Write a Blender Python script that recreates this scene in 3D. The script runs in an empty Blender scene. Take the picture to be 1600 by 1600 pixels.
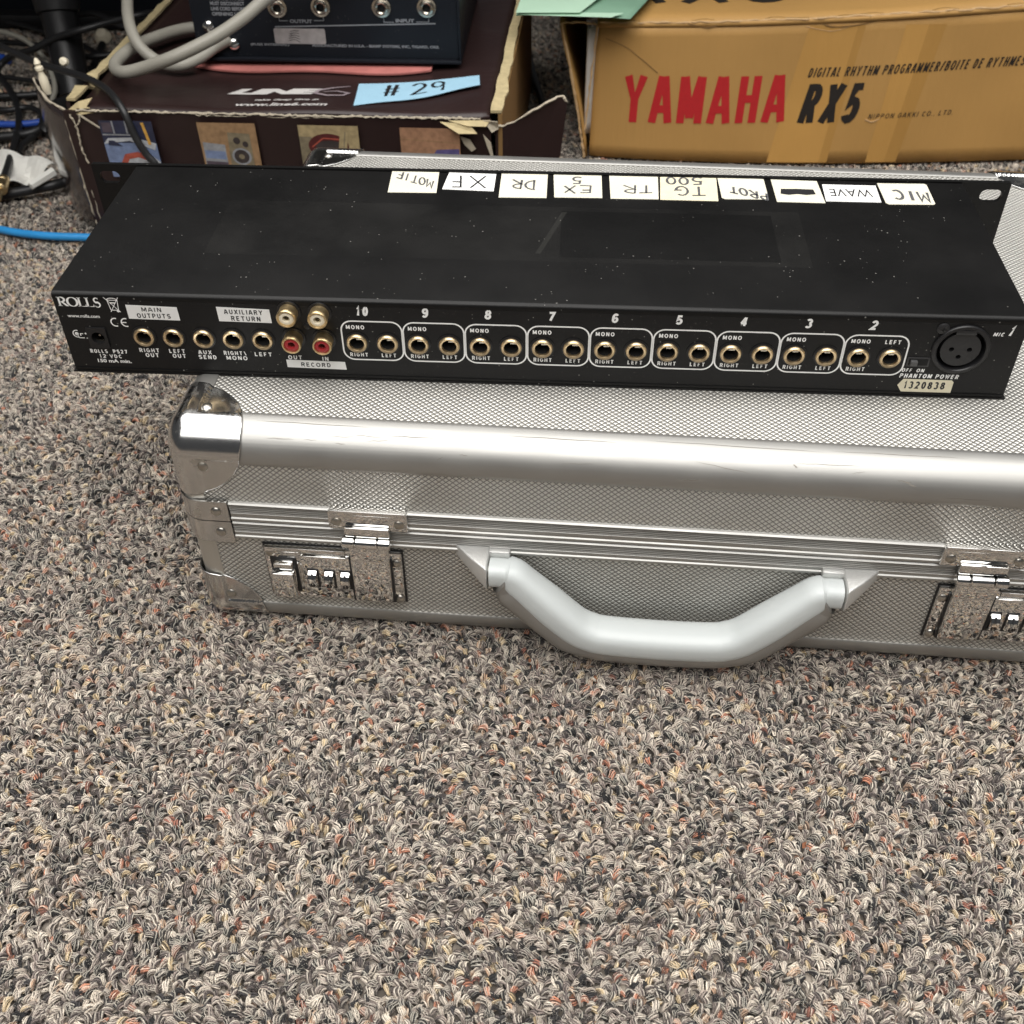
import bpy, bmesh, math, random
from mathutils import Vector, Matrix
random.seed(7)
PI = math.pi
S = 0.001                      # everything below is written in millimetres
C = bpy.context.scene.collection
scn = bpy.context.scene

# ---------------------------------------------------------------- camera
R = Matrix(((0.99814213, 0.06050352, -0.00718457), (0.03590258, -0.67932969, -0.73295441), (-0.04922701, 0.73133473, -0.68023982)))
CAM = Vector((235.707, -418.373, 426.859))
FPX = 1725.6
cd = bpy.data.cameras.new('camera'); cam = bpy.data.objects.new('camera', cd); C.objects.link(cam)
r0, r1, r2 = R[0], R[1], R[2]
cam.matrix_world = Matrix(((r0[0], -r1[0], -r2[0], CAM.x*S), (r0[1], -r1[1], -r2[1], CAM.y*S), (r0[2], -r1[2], -r2[2], CAM.z*S), (0, 0, 0, 1)))
cd.sensor_width = 36; cd.lens = FPX/1600*36; cd.clip_start = 0.01; cd.clip_end = 50
cd.dof.use_dof = True; cd.dof.focus_distance = 0.515; cd.dof.aperture_fstop = 20
scn.camera = cam

def ray(x, y):
    return (x-800)/FPX*r0 + (y-800)/FPX*r1 + r2
def at(x, y, h):               # the point at height h (mm above the floor) seen at a pixel of the 1600 px photograph
    d = ray(x, y); return CAM + d*((h-CAM.z)/d.z)
def aty(x, y, Y):              # the same on the upright plane Y
    d = ray(x, y); return CAM + d*((Y-CAM.y)/d.y)

# ---------------------------------------------------------------- world and lamps
w = bpy.data.worlds.new('World'); scn.world = w; w.use_nodes = True
w.node_tree.nodes['Background'].inputs[0].default_value = (0.95, 0.97, 1.0, 1)
w.node_tree.nodes['Background'].inputs[1].default_value = 0.045
def area(name, loc, aim, sx, sy, power, col=(1, 0.975, 0.945)):
    l = bpy.data.lights.new(name, 'AREA'); l.shape = 'RECTANGLE'; l.size = sx; l.size_y = sy; l.energy = power; l.color = col
    o = bpy.data.objects.new(name, l); C.objects.link(o); o.location = loc
    o.rotation_euler = (Vector(aim)-Vector(loc)).to_track_quat('-Z', 'Y').to_euler()
    return o
area('ceiling_light', (0.0, -0.1, 2.4), (0.2, 0.0, 0), 3.4, 2.2, 72)
area('ceiling_light', (1.9, 0.4, 2.4), (0.4, 0.2, 0), 0.6, 1.2, 14)
area('ceiling_light', (0.0, -1.7, 2.35), (0.2, 0.0, 0), 2.8, 1.2, 22)
scn.view_settings.view_transform = 'Standard'; scn.view_settings.look = 'None'
scn.view_settings.exposure = 0.50; scn.view_settings.gamma = 1

# ---------------------------------------------------------------- materials
def nt(name):
    m = bpy.data.materials.new(name); m.use_nodes = True
    t = m.node_tree; b = t.nodes['Principled BSDF']
    return m, t, b
def N(t, typ, **k):
    n = t.nodes.new(typ)
    for a, v in k.items():
        if a.startswith('i_'): n.inputs[a[2:]].default_value = v
        else: setattr(n, a, v)
    return n
def inp(n, name, v): n.inputs[name].default_value = v
def ramp(t, stops, interp='LINEAR'):
    r = t.nodes.new('ShaderNodeValToRGB'); e = r.color_ramp.elements; r.color_ramp.interpolation = interp
    while len(e) > 1: e.remove(e[-1])
    e[0].position = stops[0][0]; e[0].color = (*stops[0][1], 1) if len(stops[0][1]) == 3 else stops[0][1]
    for p, c in stops[1:]:
        q = e.new(p); q.color = (*c, 1)
    return r
def math_(t, op, a, b=None, c=None):
    n = t.nodes.new('ShaderNodeMath'); n.operation = op
    for i, v in enumerate((a, b, c)):
        if v is None: continue
        if isinstance(v, (int, float)): n.inputs[i].default_value = v
        else: t.links.new(v, n.inputs[i])
    return n.outputs[0]
def mixc(t, fac, a, b):
    n = t.nodes.new('ShaderNodeMix'); n.data_type = 'RGBA'
    for i, v in ((0, fac), (6, a), (7, b)):
        if isinstance(v, (int, float)): n.inputs[i].default_value = v
        elif isinstance(v, tuple): n.inputs[i].default_value = (*v, 1)
        else: t.links.new(v, n.inputs[i])
    return n.outputs[2]
def plain(name, col, rough=0.5, metal=0.0, bump=0.0, bscale=600, var=0.12, vscale=60, spec=0.5, coat=0):
    """base colour with soft tonal variation and a fine bump"""
    m, t, b = nt(name)
    tc = N(t, 'ShaderNodeTexCoord')
    n = N(t, 'ShaderNodeTexNoise', i_Scale=vscale, i_Detail=5.0); t.links.new(tc.outputs['Object'], n.inputs['Vector'])
    c = mixc(t, n.outputs[0], tuple(x*(1-var) for x in col), tuple(min(1, x*(1+var)) for x in col))
    t.links.new(c, b.inputs['Base Color']); inp(b, 'Metallic', metal); inp(b, 'Specular IOR Level', spec)
    rr = math_(t, 'MULTIPLY_ADD', n.outputs[0], rough*0.5, rough*0.75); t.links.new(rr, b.inputs['Roughness'])
    if coat: inp(b, 'Coat Weight', coat); inp(b, 'Coat Roughness', 0.15)
    if bump:
        n2 = N(t, 'ShaderNodeTexNoise', i_Scale=bscale, i_Detail=3.0); t.links.new(tc.outputs['Object'], n2.inputs['Vector'])
        bp = N(t, 'ShaderNodeBump', i_Strength=bump, i_Distance=0.0004); t.links.new(n2.outputs[0], bp.inputs['Height']); t.links.new(bp.outputs[0], b.inputs['Normal'])
    return m

def diamond_mat():
    m, t, b = nt('diamond_aluminium')
    uv = N(t, 'ShaderNodeUVMap', uv_map='uv')
    sp = N(t, 'ShaderNodeSeparateXYZ'); t.links.new(uv.outputs[0], sp.inputs[0])
    tc = N(t, 'ShaderNodeTexCoord')
    wn = N(t, 'ShaderNodeTexNoise', i_Scale=14.0, i_Detail=2.0); t.links.new(tc.outputs['Object'], wn.inputs['Vector'])
    wob = math_(t, 'MULTIPLY', wn.outputs[0], 1.0)
    X = math_(t, 'ADD', sp.outputs[0], wob); Y = sp.outputs[1]
    a = math_(t, 'MULTIPLY_ADD', X, PI/3.1, math_(t, 'MULTIPLY', Y, PI/2.75))
    c = math_(t, 'MULTIPLY_ADD', X, PI/3.1, math_(t, 'MULTIPLY', Y, -PI/2.75))
    sa = math_(t, 'ABSOLUTE', math_(t, 'SINE', a)); sc = math_(t, 'ABSOLUTE', math_(t, 'SINE', c))
    mn = math_(t, 'MINIMUM', sa, sc)
    h = math_(t, 'MULTIPLY_ADD', math_(t, 'POWER', mn, 0.45), 0.6, math_(t, 'MULTIPLY', math_(t, 'MULTIPLY', sa, sc), 0.4))
    bp = N(t, 'ShaderNodeBump', i_Strength=1.0, i_Distance=0.0005); t.links.new(h, bp.inputs['Height'])
    t.links.new(bp.outputs[0], b.inputs['Normal'])
    n = N(t, 'ShaderNodeTexNoise', i_Scale=25.0, i_Detail=6.0); t.links.new(tc.outputs['Object'], n.inputs['Vector'])
    groove = math_(t, 'SMOOTH_MIN', math_(t, 'MULTIPLY', mn, 1.9), 1.0, 0.2)
    base = mixc(t, n.outputs[0], (0.68, 0.665, 0.62), (0.82, 0.81, 0.77))
    col = mixc(t, groove, (0.14, 0.128, 0.11), base)     # darker colour in the grooves of the embossing
    t.links.new(col, b.inputs['Base Color']); inp(b, 'Metallic', 0.68)
    t.links.new(math_(t, 'MULTIPLY_ADD', n.outputs[0], 0.2, 0.3), b.inputs['Roughness'])
    return m

def brushed(name, col, rough=0.32, axis='X', scratch=True):
    m, t, b = nt(name)
    tc = N(t, 'ShaderNodeTexCoord')
    mp = N(t, 'ShaderNodeMapping'); mp.inputs['Scale'].default_value = (6, 900, 900) if axis == 'X' else (900, 6, 900) if axis == 'Y' else (900, 900, 6)
    t.links.new(tc.outputs['Object'], mp.inputs[0])
    n = N(t, 'ShaderNodeTexNoise', i_Scale=1.0, i_Detail=4.0); t.links.new(mp.outputs[0], n.inputs['Vector'])
    n2 = N(t, 'ShaderNodeTexNoise', i_Scale=28.0, i_Detail=6.0); t.links.new(tc.outputs['Object'], n2.inputs['Vector'])
    c = mixc(t, n2.outputs[0], tuple(x*0.92 for x in col), col)
    if scratch:
        # thin dark scratches running along and across the rail
        mp2 = N(t, 'ShaderNodeMapping'); mp2.inputs['Scale'].default_value = (20, 330, 330); mp2.inputs['Rotation'].default_value = (0.1, 0.1, 0.15)
        t.links.new(tc.outputs['Object'], mp2.inputs[0])
        v = N(t, 'ShaderNodeTexNoise', i_Scale=1.0, i_Detail=2.0, i_Roughness=0.4); t.links.new(mp2.outputs[0], v.inputs['Vector'])
        sc = ramp(t, [(0.0, (0, 0, 0)), (0.735, (0, 0, 0)), (0.76, (1, 1, 1))]); t.links.new(v.outputs[0], sc.inputs[0])
        c = mixc(t, math_(t, 'MULTIPLY', sc.outputs[0], 0.0), c, (0.2, 0.18, 0.15))
    t.links.new(c, b.inputs['Base Color']); inp(b, 'Metallic', 0.92)
    t.links.new(math_(t, 'MULTIPLY_ADD', n2.outputs[0], rough*0.4, rough*0.8), b.inputs['Roughness'])
    bp = N(t, 'ShaderNodeBump', i_Strength=0.12, i_Distance=0.0002); t.links.new(n.outputs[0], bp.inputs['Height']); t.links.new(bp.outputs[0], b.inputs['Normal'])
    return m

def chrome_mat(name='chrome', rough=0.08, col=(0.72, 0.71, 0.69), dirt=0.35):
    m, t, b = nt(name)
    tc = N(t, 'ShaderNodeTexCoord')
    n = N(t, 'ShaderNodeTexNoise', i_Scale=120.0, i_Detail=7.0); t.links.new(tc.outputs['Object'], n.inputs['Vector'])
    n2 = N(t, 'ShaderNodeTexNoise', i_Scale=1800.0, i_Detail=3.0); t.links.new(tc.outputs['Object'], n2.inputs['Vector'])
    r = ramp(t, [(0.0, (0, 0, 0)), (0.56, (0, 0, 0)), (0.75, (1, 1, 1))]); t.links.new(n.outputs[0], r.inputs[0])
    c = mixc(t, math_(t, 'MULTIPLY', r.outputs[0], dirt), col, (0.34, 0.28, 0.19))
    t.links.new(c, b.inputs['Base Color']); inp(b, 'Metallic', 1.0)
    t.links.new(math_(t, 'MULTIPLY_ADD', r.outputs[0], 0.22, math_(t, 'MULTIPLY_ADD', n2.outputs[0], 0.05 if rough < 0.1 else 0.16, rough)), b.inputs['Roughness'])
    bp = N(t, 'ShaderNodeBump', i_Strength=0.015 if rough < 0.1 else 0.02, i_Distance=0.0003); t.links.new(n.outputs[0], bp.inputs['Height']); t.links.new(bp.outputs[0], b.inputs['Normal'])
    return m

def black_metal(name, base=(0.0045, 0.0045, 0.0046), rough=0.33, dust=1.0, residue=False, fine=1.0):
    m, t, b = nt(name)
    tc = N(t, 'ShaderNodeTexCoord')
    P = tc.outputs['Object']
    big = N(t, 'ShaderNodeTexNoise', i_Scale=16.0, i_Detail=6.0, i_Roughness=0.6); t.links.new(P, big.inputs['Vector'])
    haze = ramp(t, [(0.3, (0, 0, 0)), (0.8, (1, 1, 1))]); t.links.new(big.outputs[0], haze.inputs[0])
    # specks of dust: small distorted cells, in drifts
    spk = N(t, 'ShaderNodeTexVoronoi', i_Scale=400.0*fine, i_Randomness=1.0); t.links.new(P, spk.inputs['Vector'])
    spr = N(t, 'ShaderNodeSeparateColor'); t.links.new(spk.outputs['Color'], spr.inputs[0])
    dr = N(t, 'ShaderNodeTexNoise', i_Scale=38.0, i_Detail=3.0); t.links.new(P, dr.inputs['Vector'])
    thr = math_(t, 'MULTIPLY_ADD', dr.outputs[0], 2.4, -1.06)
    has = math_(t, 'LESS_THAN', spr.outputs[0], thr)
    siz = math_(t, 'MULTIPLY_ADD', spr.outputs[1], 0.12, 0.045)
    dot = math_(t, 'MULTIPLY', has, math_(t, 'LESS_THAN', spk.outputs['Distance'], siz))
    spk2 = N(t, 'ShaderNodeTexVoronoi', i_Scale=95.0, i_Randomness=1.0); t.links.new(P, spk2.inputs['Vector'])
    s2 = N(t, 'ShaderNodeSeparateColor'); t.links.new(spk2.outputs['Color'], s2.inputs[0])
    dot2 = math_(t, 'MULTIPLY', math_(t, 'LESS_THAN', s2.outputs[0], 0.10), math_(t, 'LESS_THAN', spk2.outputs['Distance'], 0.03))
    dd = math_(t, 'MAXIMUM', math_(t, 'MULTIPLY', dot, 0.55), dot2)
    c = mixc(t, math_(t, 'MULTIPLY', haze.outputs[0], 0.30*dust), base, (0.020, 0.019, 0.018))
    if residue:
        # the cleaner rectangle and fold marks an old strip of tape has left
        sp = N(t, 'ShaderNodeSeparateXYZ'); t.links.new(P, sp.inputs[0])
        def band(v, a, b_): return math_(t, 'MULTIPLY', math_(t, 'GREATER_THAN', v, a*S), math_(t, 'LESS_THAN', v, b_*S))
        rc = math_(t, 'MULTIPLY', band(sp.outputs[0], 228, 331), band(sp.outputs[1], 42, 87))
        rim = math_(t, 'SUBTRACT', math_(t, 'MULTIPLY', band(sp.outputs[0], 60, 345), band(sp.outputs[1], 38, 91)), rc)
        c = mixc(t, math_(t, 'MULTIPLY', rim, math_(t, 'MULTIPLY', haze.outputs[0], 0.14)), c, (0.05, 0.049, 0.045))
        c = mixc(t, math_(t, 'MULTIPLY', rc, 0.7), c, (0.0045, 0.0045, 0.0045))
        edge = math_(t, 'MULTIPLY', band(math_(t, 'MULTIPLY_ADD', sp.outputs[1], -0.28, sp.outputs[0]), 204, 206.6), band(sp.outputs[1], 45, 86))
        c = mixc(t, math_(t, 'MULTIPLY', edge, math_(t, 'MULTIPLY', dr.outputs[0], 0.22)), c, (0.09, 0.09, 0.08))
    if fine > 1:            # lint caught between the sockets
        f1 = N(t, 'ShaderNodeTexNoise', i_Scale=620.0, i_Detail=5.0, i_Roughness=0.75, i_Distortion=0.6); t.links.new(P, f1.inputs['Vector'])
        f2 = N(t, 'ShaderNodeTexNoise', i_Scale=55.0, i_Detail=3.0); t.links.new(P, f2.inputs['Vector'])
        ff = ramp(t, [(0.0, (0, 0, 0)), (0.60, (0, 0, 0)), (0.72, (1, 1, 1))]); t.links.new(f1.outputs[0], ff.inputs[0])
        fg = ramp(t, [(0.0, (0, 0, 0)), (0.45, (0, 0, 0)), (0.68, (1, 1, 1))]); t.links.new(f2.outputs[0], fg.inputs[0])
        c = mixc(t, math_(t, 'MULTIPLY', math_(t, 'MULTIPLY', ff.outputs[0], fg.outputs[0]), 0.55), c, (0.16, 0.15, 0.135))
    c = mixc(t, math_(t, 'MULTIPLY', dd, 0.75*dust), c, (0.36, 0.35, 0.32))
    t.links.new(c, b.inputs['Base Color'])
    t.links.new(math_(t, 'MULTIPLY_ADD', haze.outputs[0], 0.12, rough), b.inputs['Roughness'])
    inp(b, 'Specular IOR Level', 0.26)
    n2 = N(t, 'ShaderNodeTexNoise', i_Scale=2500.0, i_Detail=2.0); t.links.new(P, n2.inputs['Vector'])
    bp = N(t, 'ShaderNodeBump', i_Strength=0.15, i_Distance=0.0001); t.links.new(n2.outputs[0], bp.inputs['Height']); t.links.new(bp.outputs[0], b.inputs['Normal'])
    return m

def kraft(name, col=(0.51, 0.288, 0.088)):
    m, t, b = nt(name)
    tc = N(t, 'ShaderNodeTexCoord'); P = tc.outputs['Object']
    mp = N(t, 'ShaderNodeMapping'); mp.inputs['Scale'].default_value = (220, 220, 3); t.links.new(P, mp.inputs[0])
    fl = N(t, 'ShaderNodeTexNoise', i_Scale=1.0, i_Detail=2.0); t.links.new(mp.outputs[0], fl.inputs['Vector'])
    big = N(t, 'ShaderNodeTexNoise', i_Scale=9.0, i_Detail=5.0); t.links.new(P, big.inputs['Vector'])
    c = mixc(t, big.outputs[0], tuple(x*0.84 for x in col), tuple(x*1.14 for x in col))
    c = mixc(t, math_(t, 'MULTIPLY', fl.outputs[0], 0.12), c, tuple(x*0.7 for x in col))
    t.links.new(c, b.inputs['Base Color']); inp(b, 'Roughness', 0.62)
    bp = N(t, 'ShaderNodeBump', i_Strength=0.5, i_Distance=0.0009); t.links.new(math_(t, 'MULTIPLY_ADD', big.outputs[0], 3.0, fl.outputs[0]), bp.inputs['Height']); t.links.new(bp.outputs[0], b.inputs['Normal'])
    return m

def glossy_card(name, col=(0.021, 0.0115, 0.011)):
    m, t, b = nt(name)
    tc = N(t, 'ShaderNodeTexCoord'); P = tc.outputs['Object']
    big = N(t, 'ShaderNodeTexNoise', i_Scale=14.0, i_Detail=4.0, i_Distortion=0.8); t.links.new(P, big.inputs['Vector'])
    n = N(t, 'ShaderNodeTexVoronoi', i_Scale=45.0); t.links.new(P, n.inputs['Vector'])
    sc = N(t, 'ShaderNodeSeparateColor'); t.links.new(n.outputs['Color'], sc.inputs[0])
    wear = math_(t, 'MULTIPLY', math_(t, 'LESS_THAN', sc.outputs[0], 0.12), math_(t, 'LESS_THAN', n.outputs['Distance'], math_(t, 'MULTIPLY', sc.outputs[1], 0.10)))
    c = mixc(t, big.outputs[0], col, tuple(x*1.7 for x in col)); c = mixc(t, wear, c, (0.5, 0.45, 0.38))
    t.links.new(c, b.inputs['Base Color']); inp(b, 'Roughness', 0.34); inp(b, 'Specular IOR Level', 0.4)
    bp = N(t, 'ShaderNodeBump', i_Strength=0.55, i_Distance=0.003); t.links.new(big.outputs[0], bp.inputs['Height']); t.links.new(bp.outputs[0], b.inputs['Normal'])
    return m

def torn_mat(name, col):
    return plain(name, col, 0.85, bump=0.8, bscale=420, var=0.3, vscale=220)

M = dict(
    diamond=diamond_mat(),
    railx=brushed('satin_aluminium', (0.47, 0.465, 0.445), 0.50, 'X'),
    raily=brushed('satin_aluminium_along_side', (0.47, 0.465, 0.445), 0.50, 'Y', False),
    railz=brushed('satin_aluminium_upright', (0.66, 0.645, 0.60), 0.44, 'Z', False),
    chrome=chrome_mat('chrome', 0.0, (0.76, 0.755, 0.74), 0.08), chrome2=chrome_mat('corner_chrome', 0.10, (0.66, 0.66, 0.65), 0.25), rivet=chrome_mat('rivet_steel', 0.22, (0.5, 0.48, 0.44), 0.6),
    cast=plain('silver_paint', (0.72, 0.72, 0.70), 0.42, 0.6, 0.5, 1500, 0.06),
    grip=plain('pale_grey_plastic', (0.60, 0.635, 0.63), 0.40, 0.0, 0.12, 500, 0.04, 30),
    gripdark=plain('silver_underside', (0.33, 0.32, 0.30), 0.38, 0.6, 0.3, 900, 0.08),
    black_top=black_metal('dusty_black_powder_coat', residue=True), black_rear=black_metal('dusty_black_panel', (0.009, 0.009, 0.0095), 0.36, 1.25, fine=1.3),
    black_dev=black_metal('dark_blue_black_metal', (0.010, 0.012, 0.017), 0.38, 0.35),
    blackplastic=plain('black_plastic', (0.012, 0.012, 0.013), 0.38), pit=plain('dark_cavity', (0.004, 0.004, 0.004), 0.8),
    greyplastic=plain('dark_grey_plastic', (0.017, 0.017, 0.018), 0.42, bump=0.2),
    gold=plain('gold_plating', (0.86, 0.68, 0.43), 0.40, 1.0, var=0.12, vscale=500), gold_dull=plain('tarnished_gold_plating', (0.74, 0.57, 0.32), 0.40, 1.0, bump=0.3, var=0.25, vscale=400),
    nickel=plain('nickel', (0.55, 0.50, 0.42), 0.25, 1.0, var=0.2, vscale=500),
    ivory=plain('ivory_insulator', (0.88, 0.80, 0.62), 0.4), redins=plain('red_insulator', (0.38, 0.025, 0.03), 0.35),
    print=plain('white_screen_print', (0.92, 0.92, 0.90), 0.6, var=0.05, vscale=400),
    label=plain('white_label', (0.86, 0.86, 0.84), 0.5, var=0.05), label_cream=plain('cream_label', (0.76, 0.73, 0.60), 0.55, var=0.05),
    label_old=plain('yellowed_label', (0.76, 0.70, 0.52), 0.5, var=0.08, vscale=200), ink=plain('black_ink', (0.015, 0.015, 0.017), 0.5), pencil=plain('grey_marker_ink', (0.10, 0.10, 0.105), 0.5, var=0.4, vscale=500),
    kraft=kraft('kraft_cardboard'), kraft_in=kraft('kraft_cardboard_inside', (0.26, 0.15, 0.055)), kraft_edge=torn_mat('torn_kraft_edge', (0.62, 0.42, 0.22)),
    brown=glossy_card('dark_brown_glossy_card'), brown_gloss=plain('varnished_brown_card', (0.03, 0.02, 0.02), 0.16, 0, 0.3, 90, 0.2, 30, 0.9, 0.8), card=torn_mat('raw_cardboard_edge', (0.50, 0.41, 0.23)), paperwhite=torn_mat('torn_paper', (0.50, 0.44, 0.34)),
    whiteprint=plain('box_white_print', (0.62, 0.60, 0.58), 0.4, var=0.1), greyprint=plain('box_grey_print', (0.30, 0.25, 0.27), 0.4),
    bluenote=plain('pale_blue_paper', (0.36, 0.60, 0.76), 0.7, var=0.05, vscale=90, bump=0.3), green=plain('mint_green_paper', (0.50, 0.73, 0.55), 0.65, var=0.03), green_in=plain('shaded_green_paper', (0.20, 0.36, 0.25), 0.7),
    redprint=plain('red_box_print', (0.52, 0.018, 0.022), 0.6, var=0.1, vscale=300), blackprint=plain('black_box_print', (0.018, 0.014, 0.012), 0.6),
    cable_black=plain('black_cable_rubber', (0.016, 0.016, 0.017), 0.42), cable_grey=plain('grey_cable_jacket', (0.33, 0.315, 0.27), 0.5, var=0.1, vscale=40, bump=0.2),
    cable_blue=plain('blue_cable_jacket', (0.03, 0.27, 0.62), 0.35), cable_navy=plain('dark_blue_cable_jacket', (0.02, 0.08, 0.42), 0.4),
    pink=plain('pink_foam', (0.50, 0.17, 0.15), 0.6, var=0.25, vscale=90), paper=plain('white_paper', (0.74, 0.73, 0.68), 0.7, var=0.04),
    foam=plain('white_foam', (0.62, 0.60, 0.56), 0.8, bump=0.4, bscale=300), beige=plain('beige_tube', (0.22, 0.20, 0.16), 0.5),
    holo=plain('silver_sticker', (0.55, 0.52, 0.52), 0.3, 0.6, var=0.4, vscale=160),
)
def flat(name, col, rough=0.4): 
    return plain(name, col, rough, var=0.5, vscale=260)

# ---------------------------------------------------------------- mesh helpers
class MB:
    def __init__(s): s.v = []; s.f = []; s.uv = None
    def add(s, v, f):
        k = len(s.v); s.v += [Vector(p) for p in v]; s.f += [tuple(i+k for i in q) for q in f]; return s
    def box(s, x0, y0, z0, x1, y1, z1):
        return s.add([(x0, y0, z0), (x1, y0, z0), (x1, y1, z0), (x0, y1, z0), (x0, y0, z1), (x1, y0, z1), (x1, y1, z1), (x0, y1, z1)],
                     [(0, 3, 2, 1), (4, 5, 6, 7), (0, 1, 5, 4), (1, 2, 6, 5), (2, 3, 7, 6), (3, 0, 4, 7)])
    def prism(s, poly, n):      # poly: list of Vector points of a planar outline, n: extrusion vector
        k = len(poly); n = Vector(n); p = [Vector(q) for q in poly]
        return s.add(p+[q+n for q in p], [tuple(range(k))[::-1], tuple(range(k, 2*k))]+[(i, (i+1) % k, k+(i+1) % k, k+i) for i in range(k)])
    def tube(s, path, r, n=10, cap=True, ell=None, sq=1.0):
        path = [Vector(p) for p in path]; rings = []; up = Vector((0, 0, 1))
        prev = None
        for i, p in enumerate(path):
            d = (path[min(i+1, len(path)-1)]-path[max(i-1, 0)]).normalized()
            if prev is None:
                a = d.orthogonal().normalized() if ell is None else Vector(ell).cross(d).normalized()
            else:
                a = (prev-d*prev.dot(d)).normalized() if ell is None else Vector(ell).cross(d).normalized()
            prev = a; b = d.cross(a); rr = r[i] if isinstance(r, (list, tuple)) else r
            ra, rb = rr if isinstance(rr, tuple) else (rr, rr)
            pw_ = lambda c: math.copysign(abs(c)**sq, c)
            rings.append([p+a*pw_(math.cos(t*2*PI/n))*ra+b*pw_(math.sin(t*2*PI/n))*rb for t in range(n)])
        v = [q for rg in rings for q in rg]; f = []
        for i in range(len(path)-1):
            for j in range(n): f.append((i*n+j, i*n+(j+1) % n, (i+1)*n+(j+1) % n, (i+1)*n+j))
        if cap: f.append(tuple(range(n))[::-1]); f.append(tuple(range((len(path)-1)*n, len(path)*n)))
        return s.add(v, f)
    def lathe(s, prof, o, ax=(0, -1, 0), n=32, close=False):   # prof: (radius, distance along axis)
        ax = Vector(ax).normalized(); a = ax.orthogonal().normalized(); b = ax.cross(a); o = Vector(o)
        v = [o+ax*h+(a*math.cos(t*2*PI/n)+b*math.sin(t*2*PI/n))*r for r, h in prof for t in range(n)]
        f = [(i*n+j, (i+1)*n+j, (i+1)*n+(j+1) % n, i*n+(j+1) % n) for i in range(len(prof)-1) for j in range(n)]
        if close: f.append(tuple(range(n))); f.append(tuple(range((len(prof)-1)*n, len(prof)*n))[::-1])
        return s.add(v, f)
    def build(s, name, mat, parent=None, smooth=False, bevel=0, seg=2, uv=None):
        me = bpy.data.meshes.new(name)
        me.from_pydata([tuple(p*S) for p in s.v], [], s.f); me.update()
        bm = bmesh.new(); bm.from_mesh(me)
        bmesh.ops.recalc_face_normals(bm, faces=bm.faces)
        if bevel:
            es = [e for e in bm.edges if len(e.link_faces) == 2 and e.calc_face_angle(0) > 0.5]
            bmesh.ops.bevel(bm, geom=es, offset=bevel*S, segments=seg, affect='EDGES', profile=0.5, clamp_overlap=True)
        if uv is not None:
            l = bm.loops.layers.uv.new('uv')
            for f in bm.faces:
                for lp in f.loops: lp[l].uv = uv(lp.vert.co/S, f.normal)
        bm.to_mesh(me); bm.free()
        if smooth or bevel:
            for p in me.polygons: p.use_smooth = True
            me.set_sharp_from_angle(angle=math.radians(38))
        me.materials.append(M[mat] if isinstance(mat, str) else mat)
        o = bpy.data.objects.new(name, me); C.objects.link(o)
        if parent: o.parent = parent
        return o
def thing(name, label, cat, loc=(0, 0, 0), rz=0, group=None):
    o = bpy.data.objects.new(name, None); C.objects.link(o); o.empty_display_size = 0.02
    o.location = Vector(loc)*S; o.rotation_euler = (0, 0, rz); o['label'] = label; o['category'] = cat
    if group: o['group'] = group
    return o
def tag(o, label, cat, group=None):
    o['label'] = label; o['category'] = cat
    if group: o['group'] = group
    return o
def catmull(pts, k=8):
    P = [Vector(p) for p in pts]; P = [2*P[0]-P[1]]+P+[2*P[-1]-P[-2]]; out = []
    for i in range(1, len(P)-2):
        for j in range(k):
            t = j/k; a, b, c, d = P[i-1:i+3]
            out.append(0.5*((2*b)+(c-a)*t+(2*a-5*b+4*c-d)*t*t+(3*b-a-3*c+d)*t**3))
    out.append(P[-2]); return out
def frame(o, ux, uy):           # a flat working plane: origin, right, up
    o, ux, uy = Vector(o), Vector(ux), Vector(uy)
    return lambda x, y, h=0: o+ux*x+uy*y+ux.cross(uy)*h
def curve_mesh(cu):
    ob = bpy.data.objects.new('tmp', cu); C.objects.link(ob)
    dg = bpy.context.evaluated_depsgraph_get(); dg.update()
    me = ob.evaluated_get(dg).to_mesh()
    v = [p.co.copy() for p in me.vertices]; f = [tuple(p.vertices) for p in me.polygons]
    ob.evaluated_get(dg).to_mesh_clear(); bpy.data.objects.remove(ob); bpy.data.curves.remove(cu)
    return v, f
def text_into(mb, pl, body, x0, y0, x1, y1, bold=0.0, shear=0.0, h=0.06, rot=0.0, space=1.0):
    """flat print of body stretched to fill the rectangle x0..x1, y0..y1 of the plane pl"""
    cu = bpy.data.curves.new('t', 'FONT'); cu.body = body; cu.offset = bold; cu.shear = shear; cu.fill_mode = 'BOTH' if False else 'FRONT'; cu.resolution_u = 3; cu.space_character = space
    cu.dimensions = '2D'
    v, f = curve_mesh(cu)
    a0 = min(p.x for p in v); a1 = max(p.x for p in v); b0 = min(p.y for p in v); b1 = max(p.y for p in v)
    cx, cy = (x0+x1)/2, (y0+y1)/2; out = []
    for p in v:
        x = (p.x-a0)/(a1-a0)*(x1-x0)+x0-cx; y = (p.y-b0)/(b1-b0)*(y1-y0)+y0-cy
        c, s_ = math.cos(rot), math.sin(rot)
        out.append(pl(cx+c*x-s_*y, cy+s_*x+c*y, h))
    mb.add(out, f)
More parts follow.
